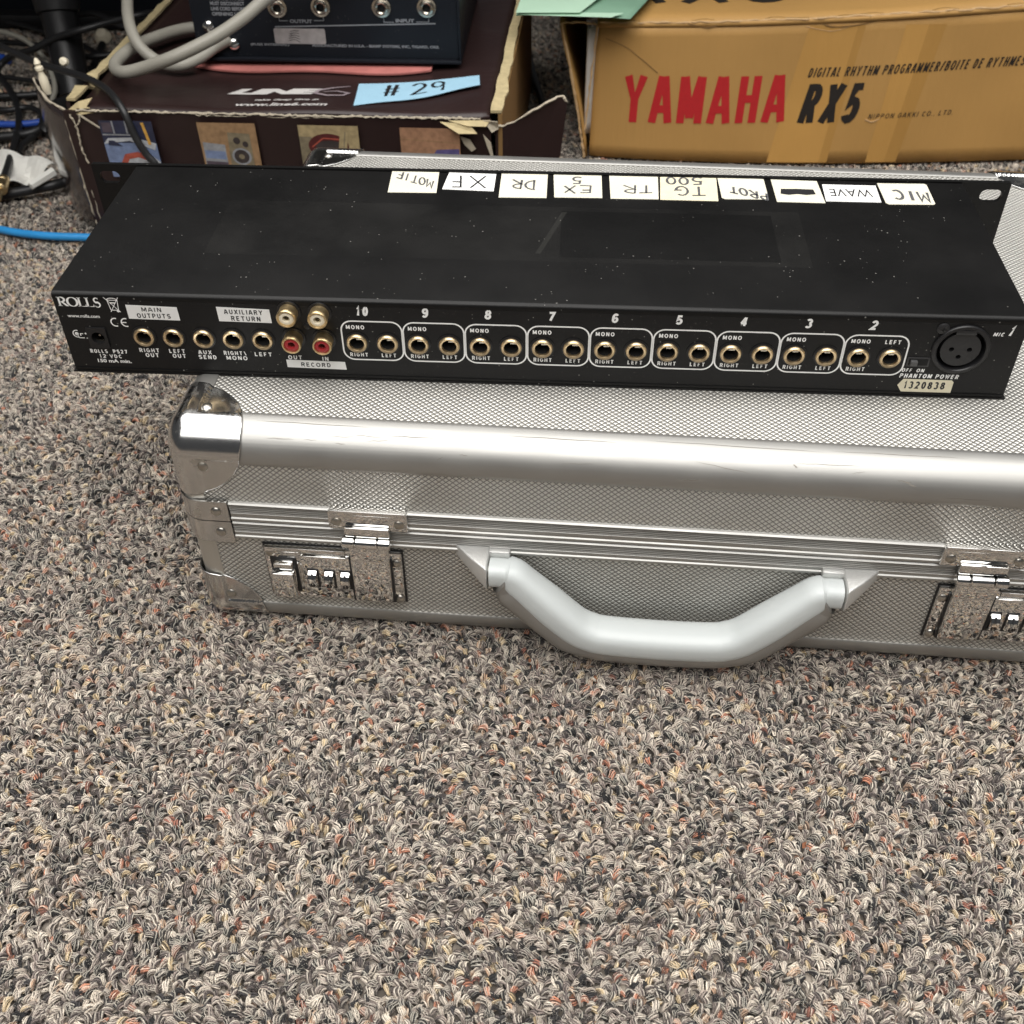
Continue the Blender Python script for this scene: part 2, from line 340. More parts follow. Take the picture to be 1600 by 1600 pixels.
def ribbon(mb, pl, pts, wd, h=0.08, closed=False):
    P = [Vector((p[0], p[1])) for p in pts]; n = len(P); v = []; 
    for i in range(n):
        a = P[(i-1) % n] if closed or i > 0 else P[i]; b = P[(i+1) % n] if closed or i < n-1 else P[i]
        e1, e2 = P[i]-a, b-P[i]
        if e1.length < 1e-9: e1 = e2
        if e2.length < 1e-9: e2 = e1
        if e1.length < 1e-9: e1 = e2 = Vector((1, 0))
        e1 = e1.normalized(); e2 = e2.normalized(); d = e1+e2
        d = d.normalized() if d.length > 0.05 else e1
        q = Vector((-d.y, d.x)); ww = (wd[i] if isinstance(wd, (list, tuple)) else wd)/max(0.42, abs(d.dot(e1)))
        v += [pl(*(P[i]+q*ww/2), h), pl(*(P[i]-q*ww/2), h)]
    f = [(2*i, 2*i+1, (2*i+3) % (2*n), (2*i+2) % (2*n)) for i in range(n if closed else n-1)]
    mb.add(v, f)
def rrect(x0, y0, x1, y1, r, k=6):
    out = []
    for cx, cy, a in ((x1-r, y1-r, 0), (x0+r, y1-r, PI/2), (x0+r, y0+r, PI), (x1-r, y0+r, 1.5*PI)):
        for i in range(k+1): t = a+i*PI/2/k; out.append((cx+r*math.cos(t), cy+r*math.sin(t)))
    return out
def circ(cx, cy, r, n=28): return [(cx+r*math.cos(i*2*PI/n), cy+r*math.sin(i*2*PI/n)) for i in range(n)]
def poly_into(mb, pl, pts, h=0.05): mb.add([pl(x, y, h) for x, y in pts], [tuple(range(len(pts)))])
def holed_plate(pl, outer, holes, th):
    """a plate with holes cut through it, th thick behind the plane pl"""
    cu = bpy.data.curves.new('p', 'CURVE'); cu.dimensions = '2D'; cu.fill_mode = 'BOTH'; cu.extrude = th/2
    for pts in [outer]+holes:
        sp = cu.splines.new('POLY'); sp.points.add(len(pts)-1); sp.use_cyclic_u = True
        for i, (x, y) in enumerate(pts): sp.points[i].co = (x, y, 0, 1)
    v, f = curve_mesh(cu); mb = MB(); mb.add([pl(p.x, p.y, p.z-th/2) for p in v], f); return mb
# single-stroke hand lettering (unit boxes)
def arc(cx, cy, rx, ry, a0, a1, n=9): return [(cx+rx*math.cos(math.radians(a0+(a1-a0)*i/n)), cy+ry*math.sin(math.radians(a0+(a1-a0)*i/n))) for i in range(n+1)]
HAND = {
 'M': [[(0, 0), (.08, 1), (.45, .35), (.85, 1), (1, 0)]], 'O': [arc(.5, .5, .45, .48, 90, 450, 14)], 'T': [[(0, .95), (1, 1)], [(.5, .97), (.46, 0)]],
 'I': [[(.5, 1), (.45, 0)]], 'F': [[(.9, 1), (.1, .95), (.05, 0)], [(.08, .5), (.7, .52)]], 'D': [[(.1, 1), (.1, 0)], [(0, .98)]+arc(.1, .5, .85, .48, 85, -90)],
 'R': [[(.05, 0), (.1, 1)], [(.05, .97)]+arc(.1, .74, .75, .25, 80, -90, 7)+[(.95, 0)]], 'E': [[(.9, 1), (.1, .95), (.05, .03), (.95, 0)], [(.08, .5), (.7, .52)]],
 'X': [[(.05, 1), (.95, 0)], [(.9, 1), (.05, 0)]], '5': [[(.9, 1), (.2, .96), (.15, .58)]+arc(.4, .3, .5, .3, 95, -140)], 'G': [arc(.5, .5, .45, .48, 50, 330, 12)+[(.95, .42), (.5, .42)]],
 '0': [arc(.5, .5, .4, .48, 90, 450, 14)], 'P': [[(.05, 0), (.1, 1)], [(.05, .97)]+arc(.1, .72, .8, .27, 80, -90, 7)], 'C': [arc(.55, .5, .5, .48, 50, 310, 11)],
 '#': [[(.35, 1), (.2, 0)], [(.8, 1), (.6, 0)], [(.05, .65), (1, .7)], [(0, .32), (.95, .36)]], '2': [arc(.45, .72, .4, .26, 160, -40, 8)+[(.05, 0), (1, .05)]], '9': [arc(.45, .7, .38, .28, 20, 380, 12)+[(.75, 0)]],
}
A_ = lambda *a: arc(*a)
SANS = {
 'A': [[(0, 0), (.42, 1)], [(1, 0), (.58, 1)], [(.2, .3), (.8, .3)]], 'B': [[(.12, 0), (.12, 1)], [(.12, .93)]+arc(.55, .75, .3, .19, 90, -90, 6)+[(.12, .55)], [(.12, .55)]+arc(.58, .3, .32, .24, 90, -90, 6)+[(.12, .07)]],
 'C': [arc(.52, .5, .42, .44, 45, 315, 14)], 'D': [[(.12, .07), (.12, .93)]+arc(.45, .5, .43, .43, 90, -90, 9)+[(.08, .07)]], 'E': [[(.92, .93), (.12, .93), (.12, .07), (.95, .07)], [(.12, .52), (.86, .52)]],
 'F': [[(.9, .93), (.12, .93), (.12, 0)], [(.12, .5), (.8, .5)]], 'G': [arc(.5, .5, .42, .44, 45, 320, 14)+[(.9, .22), (.9, .48), (.55, .48)]], 'H': [[(.1, 0), (.1, 1)], [(.9, 0), (.9, 1)], [(.1, .52), (.9, .52)]],
 'I': [[(.5, 0), (.5, 1)]], 'K': [[(.12, 0), (.12, 1)], [(.9, 1), (.15, .42)], [(.4, .6), (.95, 0)]], 'L': [[(.12, 1), (.12, .07), (.92, .07)]], 'M': [[(.06, 0), (.06, 1)], [(.1, 1), (.5, .12)], [(.5, .12), (.9, 1)], [(.94, 1), (.94, 0)]],
 'N': [[(.1, 0), (.1, 1)], [(.12, 1), (.88, 0)], [(.9, 0), (.9, 1)]], 'O': [arc(.5, .5, .44, .44, 90, 450, 20)], 'P': [[(.12, 0), (.12, .93), (.5, .93)]+arc(.55, .7, .35, .23, 80, -90, 7)+[(.12, .47)]],
 'R': [[(.12, 0), (.12, .93), (.5, .93)]+arc(.55, .72, .33, .21, 80, -90, 7)+[(.12, .51)], [(.55, .5), (.92, 0)]], 'S': [arc(.5, .73, .38, .21, 20, 260, 9)+arc(.5, .28, .4, .22, 80, -160, 9)],
 'T': [[(0, .93), (1, .93)], [(.5, .93), (.5, 0)]], 'U': [[(.1, 1), (.1, .38)]+arc(.5, .4, .4, .34, 185, 355, 9)+[(.9, .38), (.9, 1)]], 'V': [[(.04, 1), (.5, .05), (.96, 1)]], 'W': [[(.02, 1), (.26, .08), (.5, .9), (.74, .08), (.98, 1)]],
 'X': [[(.05, 1), (.95, 0)], [(.95, 1), (.05, 0)]], 'Y': [[(.03, 1), (.5, .45), (.97, 1)], [(.5, .5), (.5, 0)]], '0': [arc(.5, .5, .38, .44, 90, 450, 18)], '1': [[(.2, .72), (.55, .95), (.55, 0)]],
 '2': [arc(.48, .68, .38, .26, 160, -35, 9)+[(.12, .07), (.92, .07)]], '3': [arc(.46, .72, .36, .22, 150, -80, 9), arc(.46, .29, .4, .23, 80, -150, 9)], '4': [[(.68, 0), (.68, 1)], [(.62, .97), (.08, .3)], [(.02, .3), (.98, .3)]],
 '5': [[(.85, .93), (.25, .93), (.17, .5)]+arc(.46, .32, .4, .26, 120, -150, 10)], '6': [arc(.5, .3, .36, .24, 90, 450, 12), [(.82, .8)]+arc(.52, .62, .38, .32, 70, 180, 7)+[(.14, .35)]], '7': [[(.08, .93), (.9, .93), (.4, 0)]],
 '8': [arc(.5, .73, .32, .2, 90, 450, 12), arc(.5, .28, .38, .22, 90, 450, 14)], '9': [arc(.5, .7, .36, .24, 90, 450, 12), [(.18, .2)]+arc(.48, .38, .38, .32, 250, 360, 7)+[(.86, .65)]],
 '\\': [[(.2, 1), (.8, 0)]], '.': [[(.4, .0), (.4, .12)]], '/': [[(.1, 0), (.9, 1)]], '-': [[(.1, .45), (.9, .45)]], ',': [[(.5, .12), (.4, -.1)]],
}
WID = {'I': .42, '1': .7, 'M': 1.15, 'W': 1.3, ' ': .45, '.': .35, 'L': .85, 'E': .9, 'F': .85, ',': .35, '-': .5, '/': .8, '\\': .9, 'O': 1.08, 'G': 1.05}
def sans_into(mb, pl, body, x0, y0, x1, y1, wd=0.3, shear=0.0, h=0.06, gap=0.2):
    """block capitals drawn with strokes of one width"""
    tot = sum(WID.get(c, 1) for c in body)+gap*(len(body)-1); u = (x1-x0)/tot; x = x0; H = y1-y0
    cl = min(u*1.0, H)
    for c in body:
        w_ = WID.get(c, 1)*u; m = wd/2
        for k, st in enumerate(SANS.get(c, [])):
            ribbon(mb, pl, [(x+(m if c not in 'I' else 0)+(a*(w_-(2*m if c not in 'I' else 0)))+shear*(b-.5)*H, y0+b*H) for a, b in st], wd, h+0.012*k)
        x += w_+gap*u
def hand_into(mb, pl, body, x0, y0, x1, y1, wd, slope=0.0, h=0.07, jit=0.06):
    rnd = random.Random(body+str(x0)); n = len(body); cw = (x1-x0)/n
    for i, ch in enumerate(body):
        if ch == ' ': continue
        for st in HAND[ch]:
            k = []
            jx, jy = rnd.uniform(-jit, jit), rnd.uniform(-jit, jit)
            for (x, y) in st: k.append((x0+cw*(i+0.1+0.8*x+jx*0.5), y0+(y1-y0)*(y+jy)+slope*(i+x)*cw))
            ribbon(mb, pl, k, [wd*(1.0+0.45*rnd.random()) for _ in k], h)

def thicken(o, th, out):       # gives a sheet thickness behind the side that faces "out"
    me = o.data; n = sum((p.normal*p.area for p in me.polygons), Vector())
    md = o.modifiers.new('t', 'SOLIDIFY'); md.thickness = th*S; md.offset = -1 if n.dot(Vector(out)) > 0 else 1
# ================================================================ FLOOR
fl = MB(); fl.add([(-2500, -1500, -5.5), (3000, -1500, -5.5), (3000, 3000, -5.5), (-2500, 3000, -5.5)], [(0, 1, 2, 3)])
def carpet_ground():
    m, t, b = nt('carpet_backing')
    tc = N(t, 'ShaderNodeTexCoord'); v = N(t, 'ShaderNodeTexVoronoi', i_Scale=260.0); t.links.new(tc.outputs['Object'], v.inputs['Vector'])
    s_ = N(t, 'ShaderNodeSeparateColor'); t.links.new(v.outputs['Color'], s_.inputs[0])
    r = ramp(t, [(0, (0.02, 0.018, 0.016)), (0.35, (0.10, 0.085, 0.07)), (0.6, (0.22, 0.19, 0.16)), (0.9, (0.4, 0.35, 0.29)), (1.0, (0.35, 0.14, 0.07))]); t.links.new(s_.outputs[0], r.inputs[0])
    t.links.new(r.outputs[0], b.inputs['Base Color']); inp(b, 'Roughness', 0.95)
    bp = N(t, 'ShaderNodeBump', i_Strength=1.0, i_Distance=0.003); t.links.new(v.outputs['Distance'], bp.inputs['Height']); t.links.new(bp.outputs[0], b.inputs['Normal'])
    return m
M['carpet_ground'] = carpet_ground()
o = fl.build('floor', 'carpet_ground'); o['kind'] = 'structure'

def pile_mat():
    m, t, b = nt('carpet_yarn')
    oi = N(t, 'ShaderNodeObjectInfo'); at_ = N(t, 'ShaderNodeAttribute', attribute_name='tone')
    pal = ramp(t, [(0.0, (0.016, 0.0155, 0.017)), (0.10, (0.043, 0.039, 0.041)), (0.22, (0.135, 0.112, 0.105)), (0.36, (0.215, 0.176, 0.160)), (0.52, (0.30, 0.25, 0.222)),
                   (0.67, (0.41, 0.352, 0.305)), (0.79, (0.54, 0.48, 0.415)), (0.875, (0.50, 0.385, 0.235)), (0.915, (0.41, 0.275, 0.19)), (0.96, (0.43, 0.185, 0.115)), (0.988, (0.25, 0.105, 0.075))], 'CONSTANT')
    t.links.new(oi.outputs['Random'], pal.inputs[0])
    st = ramp(t, [(0.0, (0.14, 0.135, 0.135)), (0.25, (0.34, 0.33, 0.33)), (0.45, (0.8, 0.8, 0.8)), (0.75, (1.35, 1.35, 1.32)), (1.0, (1.85, 1.8, 1.7))]); t.links.new(at_.outputs['Fac'], st.inputs[0])
    mu = N(t, 'ShaderNodeMix', data_type='RGBA', blend_type='MULTIPLY'); mu.inputs[0].default_value = 1.0; t.links.new(pal.outputs[0], mu.inputs[6]); t.links.new(st.outputs[0], mu.inputs[7])
    c = mixc(t, math_(t, 'MULTIPLY', math_(t, 'GREATER_THAN', at_.outputs['Fac'], 0.86), 0.55), mu.outputs[2], (0.74, 0.69, 0.58))
    # fibres inside each strand
    tc = N(t, 'ShaderNodeTexCoord'); mp = N(t, 'ShaderNodeMapping'); mp.inputs['Scale'].default_value = (300, 3500, 2500); t.links.new(tc.outputs['Object'], mp.inputs[0])
    n = N(t, 'ShaderNodeTexNoise', i_Scale=1.0, i_Detail=2.0); t.links.new(mp.outputs[0], n.inputs['Vector'])
    c2 = N(t, 'ShaderNodeMix', data_type='RGBA', blend_type='MULTIPLY'); c2.inputs[0].default_value = 1.0; t.links.new(c, c2.inputs[6])
    fr = ramp(t, [(0.3, (0.6, 0.6, 0.6)), (0.62, (1.25, 1.25, 1.25))]); t.links.new(n.outputs[0], fr.inputs[0]); t.links.new(fr.outputs[0], c2.inputs[7])
    t.links.new(c2.outputs[2], b.inputs['Base Color']); inp(b, 'Roughness', 0.75); inp(b, 'Sheen Weight', 0.15)
    return m
M['pile'] = pile_mat()

def carpet():
    rnd = random.Random(3)
    pc = bpy.data.collections.new('yarn_loops')
    for k in range(14):
        v = []; f = []; tone = []
        L = rnd.uniform(1.9, 3.0); H = rnd.uniform(2.7, 3.7); Wd = rnd.uniform(0.9, 1.35); tw = rnd.uniform(-1.1, 1.1); ns = 14
        for s_ in range(ns):
            ph = s_/ns*2*PI+rnd.random()*0.5; rr = (0.35 if s_ < 3 else 1.0)*Wd; q = rnd.random(); rad = rnd.uniform(0.17, 0.34)
            loose = rnd.random() < 0.14
            path = []
            for i in range(7):
                u = i/6; a = PI*u
                ang = ph+tw*(u-0.5)*2.2
                sp = 0.75+0.45*math.sin(a)
                path.append(Vector((-math.cos(a)*L, math.cos(ang)*rr*sp, math.sin(a)*H+math.sin(ang)*rr*0.7*sp-1.0+(0.8 if loose else 0)*math.sin(a)))+Vector((0, rnd.uniform(-.12, .12)+(rnd.uniform(-1, 1) if loose else 0)*math.sin(a), 0)))
            mb = MB(); mb.tube(path, rad if not loose else 0.17, 4, False); kk = len(v); v += mb.v; f += [tuple(i+kk for i in fc) for fc in mb.f]; tone += [q if not loose else 0.9]*len(mb.v)
        me = bpy.data.meshes.new('yarn_loop'); me.from_pydata([tuple(p*S) for p in v], [], f)
        at_ = me.attributes.new('tone', 'FLOAT', 'POINT')
        for i, q in enumerate(tone): at_.data[i].value = q
        for p in me.polygons: p.use_smooth = True
        me.materials.append(M['pile'])
        ob = bpy.data.objects.new('yarn_loop', me); pc.objects.link(ob)
    pts = []; rot = []; sc = []
    y = -420.0; step = 2.75
    ang_c = math.radians(-1.9)
    while y < 1020:
        st = step if y < 320 else step*1.25
        # the part of the floor around the camera's field, with a margin
        half = 330+0.42*(y+400); x = 215-half
        while x < 215+half+60:
            px, py = x+rnd.uniform(-1.3, 1.3), y+rnd.uniform(-1.3, 1.3)
            lx, ly = px-57.6, py+43.9; lx, ly = lx*math.cos(ang_c)+ly*math.sin(ang_c), -lx*math.sin(ang_c)+ly*math.cos(ang_c)
            if not (25 < lx < 425 and 25 < ly < 275):
                # gentle swirls in the lay of the loops, plus scatter
                a = 1.3*math.sin(px*0.021+1.2*math.sin(py*0.017))+1.1*math.sin(py*0.026)+rnd.gauss(0, 0.85)
                pts.append((px*S, py*S, (-4.6+rnd.uniform(-0.9, 0.5)-(0.0))*S)); rot.append((rnd.gauss(0, 0.3), rnd.gauss(0, 0.3), a)); s1 = rnd.uniform(0.68, 1.05); sc.append((s1, s1*rnd.uniform(0.85, 1.15), s1))
            x += st
        y += st*0.92
    me = bpy.data.meshes.new('carpet_pile'); me.from_pydata(pts, [], [])
    a1 = me.attributes.new('rot', 'FLOAT_VECTOR', 'POINT'); a1.data.foreach_set('vector', [c for r_ in rot for c in r_])
    a2 = me.attributes.new('scl', 'FLOAT_VECTOR', 'POINT'); a2.data.foreach_set('vector', [c for r_ in sc for c in r_])
    a3 = me.attributes.new('pick', 'INT', 'POINT'); a3.data.foreach_set('value', [rnd.randrange(14) for _ in pts])
    ob = bpy.data.objects.new('carpet_pile', me); C.objects.link(ob); ob['kind'] = 'stuff'; ob['label'] = 'mottled beige, grey, black and rust loop pile carpet'; ob['category'] = 'carpet'
    g = bpy.data.node_groups.new('pile', 'GeometryNodeTree')
    g.interface.new_socket('Geometry', in_out='INPUT', socket_type='NodeSocketGeometry'); g.interface.new_socket('Geometry', in_out='OUTPUT', socket_type='NodeSocketGeometry')
    gi = g.nodes.new('NodeGroupInput'); go = g.nodes.new('NodeGroupOutput')
    ip = g.nodes.new('GeometryNodeInstanceOnPoints'); ci = g.nodes.new('GeometryNodeCollectionInfo')
    ci.inputs['Collection'].default_value = pc; ci.inputs['Separate Children'].default_value = True
    def attr(nm, ty):
        n = g.nodes.new('GeometryNodeInputNamedAttribute'); n.data_type = ty; n.inputs['Name'].default_value = nm; return n.outputs['Attribute']
    g.links.new(gi.outputs[0], ip.inputs['Points']); g.links.new(ci.outputs[0], ip.inputs['Instance'])
    ip.inputs['Pick Instance'].default_value = True
    g.links.new(attr('pick', 'INT'), ip.inputs['Instance Index'])
    er = g.nodes.new('FunctionNodeEulerToRotation'); g.links.new(attr('rot', 'FLOAT_VECTOR'), er.inputs[0]); g.links.new(er.outputs[0], ip.inputs['Rotation'])
    g.links.new(attr('scl', 'FLOAT_VECTOR'), ip.inputs['Scale'])
    g.links.new(ip.outputs[0], go.inputs[0])
    md = ob.modifiers.new('pile', 'NODES'); md.node_group = g
    return len(pts)
print('loops', carpet())

# ================================================================ BRIEFCASE
CW, CD, CH = 450.0, 296.0, 119.5
XL, XR = -4.0, 454.0          # the left and right outer faces
case = thing('briefcase', 'silver aluminium briefcase lying flat on the carpet under the black mixer', 'briefcase', (57.57, -43.86, 0), math.radians(-1.9))
def uvmm(co, n):
    if abs(n.z) > .7: return (co.x, co.y)
    if abs(n.y) > .7: return (co.x, co.z)
    return (co.y, co.z)
e = 1.0
MB().box(6, 10, CH-3, CW-6, CD-10, CH).build('top_panel', 'diamond', case, uv=uvmm)
MB().box(10, 10, 1.5, CW-10, CD-10, 4).build('bottom_panel', 'diamond', case, uv=uvmm)
for nm, (x0, y0, x1, y1) in dict(a=(6, 0, CW-6, 3), b=(6, CD-3, CW-6, CD), c=(XL, 10, XL+3, CD-10), d=(XR-3, 10, XR, CD-10)).items():
    MB().box(x0, y0, 75, x1, y1, CH-10).build('lid_panel', 'diamond', case, uv=uvmm)
    MB().box(x0, y0, 6, x1, y1, 62).build('base_panel', 'diamond', case, uv=uvmm)
def rail(p0, p1, da, db, wd, Rr, mat, name='edge_rail', proud=0.9, wb=None):
    """Rr = (rounding measured along da, along db)"""
    Ra, Rb = Rr if isinstance(Rr, tuple) else (Rr, Rr); wb = wb or wd
    p0, p1, da, db = map(Vector, (p0, p1, da, db)); pr = []
    pr.append((wd, 0.6)); pr.append((wd, -proud*0.6)); pr.append((wd-0.5, -proud)); pr.append((Ra, -proud))
    for i in range(1, 11):
        t = PI/2*i/11; pr.append((Ra-(Ra+proud)*math.sin(t), Rb-(Rb+proud)*math.cos(t)))
    pr.append((-proud, Rb)); pr.append((-proud, wb-0.5)); pr.append((-proud*0.6, wb)); pr.append((0.6, wb)); pr.append((1.4, Rb)); pr.append((Ra*0.42, Rb*0.42)); pr.append((Ra, 1.4))
    MB().prism([p0+da*a+db*b for a, b in pr], p1-p0).build(name, mat, case, smooth=True)
W1, R1 = 16.5, 14.0
for (y, s) in ((0, 1), (CD, -1)):
    rail((24, y, CH), (CW-24, y, CH), (0, s, 0), (0, 0, -1), W1, R1, 'railx')
    rail((24, y, 0), (CW-24, y, 0), (0, s, 0), (0, 0, 1), 11, 7, 'railx')
for (x, s) in ((XL, 1), (XR, -1)):
    rail((x, 24, CH), (x, CD-24, CH), (s, 0, 0), (0, 0, -1), W1-2, (8.0, R1), 'raily', wb=W1)
    rail((x, 24, 0), (x, CD-24, 0), (s, 0, 0), (0, 0, 1), 11, 7, 'raily')
    for (y, s2) in ((0, 1), (CD, -1)):
        rail((x, y, 24), (x, y, 66), (s, 0, 0), (0, s2, 0), 12.8, (8.0, 11.5), 'railz', proud=0.5)
        rail((x, y, 70), (x, y, CH-20), (s, 0, 0), (0, s2, 0), 12.8, (8.0, 11.5), 'railz', proud=0.5)
def scratch(x1, t1, x2, t2, wd):
    v = []
    for i in range(7):
        u = i/6; t = math.radians(t1+(t2-t1)*u)+0.01*math.sin(i*2.3); rr = 14.98; x = x1+(x2-x1)*u
        ww = wd*(1-abs(2*u-1))**0.5/rr
        for dt in (-ww/2, ww/2): v.append((x, 14-rr*math.sin(t+dt), CH-14+rr*math.cos(t+dt)))
    MB().add(v, [(2*i, 2*i+1, 2*i+3, 2*i+2) for i in range(6)]).build('scratch', M['scratch'], case)
M['scratch'] = plain('scratched_metal_grime', (0.27, 0.25, 0.22), 0.6)
for a_ in ((42, 44, 56, 44, .3), (60, 43, 66, 43.5, .22), (70, 36, 84, 34, .2), (74, 46, 79, 48, .35), (82, 30, 96, 33, .25), (88, 40, 99, 37, .2), (96, 28, 120, 29, .3), (233, 44, 258, 60, .3), (276, 38, 304, 37, .22), (275, 40, 277, 46, .8), (322, 58, 328, 68, .7), (319, 57, 326, 60, .5),
           (340, 84, 360, 84, .35), (150, 16, 200, 18, .35), (210, 10, 290, 15, .3), (290, 12, 350, 12, .3), (36, 12, 90, 14, .3), (130, 54, 134, 56, .3), (175, 60, 190, 58, .2), (300, 50, 306, 46, .2), (228, 78, 236, 76, .6), (120, 66, 123, 60, .25)):
    scratch(*a_)
# corner caps: spun sheet metal wrapped over each rounded corner
def corner_cap(cx, cy, cz, sx, sy, sz, Lr, Rr, wr, off, emb):
    mb = MB(); nr, na = 62, 44
    def warp(p):
        RR = Vector(Rr) if isinstance(Rr, tuple) else Vector((Rr, Rr, Rr))
        inner = Vector([max(c, r_) for c, r_ in zip(p, RR)]); d = p-inner
        if d.length < 1e-6: return p
        e_ = Vector([d[i]/RR[i] for i in range(3)]).normalized()
        return inner+Vector([e_[i]*(RR[i]+off) for i in range(3)])
    for ax in range(3):
        b1, b2 = [i for i in range(3) if i != ax]
        vs = []
        for i in range(nr+1):
            for j in range(na+1):
                r = Lr*i/nr; t = PI/2*j/na; p = [0, 0, 0]; p[b1] = r*math.cos(t); p[b2] = r*math.sin(t)
                # outline: a little squarer than a circle
                k = 1.0+0.05*math.sin(2*t); p[b1] *= k; p[b2] *= k
                q = warp(Vector(p))
                fa = min(1, max(0, (min(p[b1], p[b2])-wr)/0.7))
                q[ax] += emb*fa
                vs.append(Vector((cx+sx*q[0], cy+sy*q[1], cz+sz*q[2])))
        fs = [(i*(na+1)+j, (i+1)*(na+1)+j, (i+1)*(na+1)+j+1, i*(na+1)+j+1) for i in range(nr) for j in range(na)]
        mb.add(vs, fs)
    me_o = mb.build('corner_cap', 'chrome2', case, smooth=True)
    bm = bmesh.new(); bm.from_mesh(me_o.data); bmesh.ops.remove_doubles(bm, verts=bm.verts, dist=0.00004); bmesh.ops.recalc_face_normals(bm, faces=bm.faces)
    bm.to_mesh(me_o.data); bm.free()
    for p in me_o.data.polygons: p.use_smooth = True
    so = me_o.modifiers.new('thickness', 'SOLIDIFY'); so.thickness = 0.0007; so.offset = 0
    for ax in range(3):
        if cz == 0 and ax == 2: continue
        b1, b2 = [i for i in range(3) if i != ax]; p = [0, 0, 0]; p[ax] = -off+emb-0.1; p[b1] = p[b2] = wr+5.0
        if b1 == 0 or b2 == 0: p[0] = wr+2.5
        n = [0, 0, 0]; n[ax] = -1
        o_ = Vector((cx+sx*p[0], cy+sy*p[1], cz+sz*p[2])); nn = Vector((sx*n[0], sy*n[1], sz*n[2]))
        MB().lathe([(2.7, 0), (2.6, 0.5), (2.0, 1.0), (1.0, 1.3), (0.01, 1.4)], o_, nn, 18).build('rivet', 'rivet', me_o, smooth=True)
for (x, sx) in ((XL, 1), (XR, -1)):
    for (y, sy) in ((0, 1), (CD, -1)):
        corner_cap(x, y, CH, sx, sy, -1, 35.5, (8.5, 14, 14), 13.5, 1.9, 1.3)
        corner_cap(x, y, 0, sx, sy, 1, 31, (7, 10, 8), 11.5, 1.7, 1.1)
# ribbed closing strips of lid and base
def strip(z0, z1, name, flip):
    H = z1-z0
    prof = [(0.0, 0.05), (1.1, 0.3), (1.9, 0.9), (1.9, 1.3), (1.1, 1.7)]
    z = 2.0
    while z < 6.2: prof += [(0.35, z), (1.5, z+0.35), (1.5, z+0.65), (0.35, z+0.9)]; z += 1.12
    prof += [(1.3, 6.9), (1.3, H-2.4), (2.0, H-2.0), (2.1, H-0.9), (1.6, H-0.25), (0.0, H-0.2)]
    zz = lambda h: (z1-h) if flip else (z0+(H-h) if False else z1-h)
    for (y, s) in ((0, -1), (CD, 1)):
        MB().prism([(20, y+s*a, z1-h) for a, h in prof]+[(20, y-s*2, z0+.2), (20, y-s*2, z1-.05)], (CW-40, 0, 0)).build(name, 'railx', case)
    for (x, s) in ((XL, -1), (XR, 1)):
        MB().prism([(x+s*a, 20, z1-h) for a, h in prof]+[(x-s*2, 20, z0+.2), (x-s*2, 20, z1-.05)], (0, CD-40, 0)).build(name, 'raily', case)
strip(68.3, 80.0, 'lid_strip', True); strip(56.8, 68.0, 'base_strip', False)
# brackets that wrap the upright corners at the seam
def wrap(x, y, sx, sy, z0, z1, name):
    pts = []
    Rr = 11.0; off = 2.2
    outl = []
    outl.append((23.5, -off))
    outl.append((Rr, -off))
    for i in range(1, 10): t = PI/2*i/10; outl.append((Rr-(Rr+off)*math.sin(t), Rr-(Rr+off)*math.cos(t)))
    outl += [(-off, Rr), (-off, 23.5)]
    inn = [(-off+1.0, 23.5), (-off+1.0, Rr)]+[(Rr-(Rr+off-1)*math.cos(PI/2*i/10), Rr-(Rr+off-1)*math.sin(PI/2*i/10)) for i in range(1, 10)]+[(Rr, -off+1), (23.5, -off+1)]
    ob = MB().prism([Vector((x+sx*a, y+sy*b, z0)) for a, b in outl+inn], (0, 0, z1-z0)).build(name, 'chrome2', case, smooth=True)
    zc = (z0+z1)/2
    for (px, py, n) in ((17.5, -off, (0, -sy, 0)), (-off, 17.5, (-sx, 0, 0))):
        MB().lathe([(2.6, 0), (2.5, 0.5), (1.9, 1.0), (0.9, 1.3), (0.01, 1.35)], (x+sx*px, y+sy*py, zc), n, 18).build('rivet', 'rivet', ob, smooth=True)
for (x, sx) in ((XL, 1), (XR, -1)):
    for (y, sy) in ((0, 1), (CD, -1)):
        wrap(x, y, sx, sy, 68.4, 80.3, 'seam_bracket'); wrap(x, y, sx, sy, 54.5, 67.9, 'seam_bracket')
MB().box(6, 6, 60, CW-6, CD-6, 74).build('seam_gasket', 'blackplastic', case)
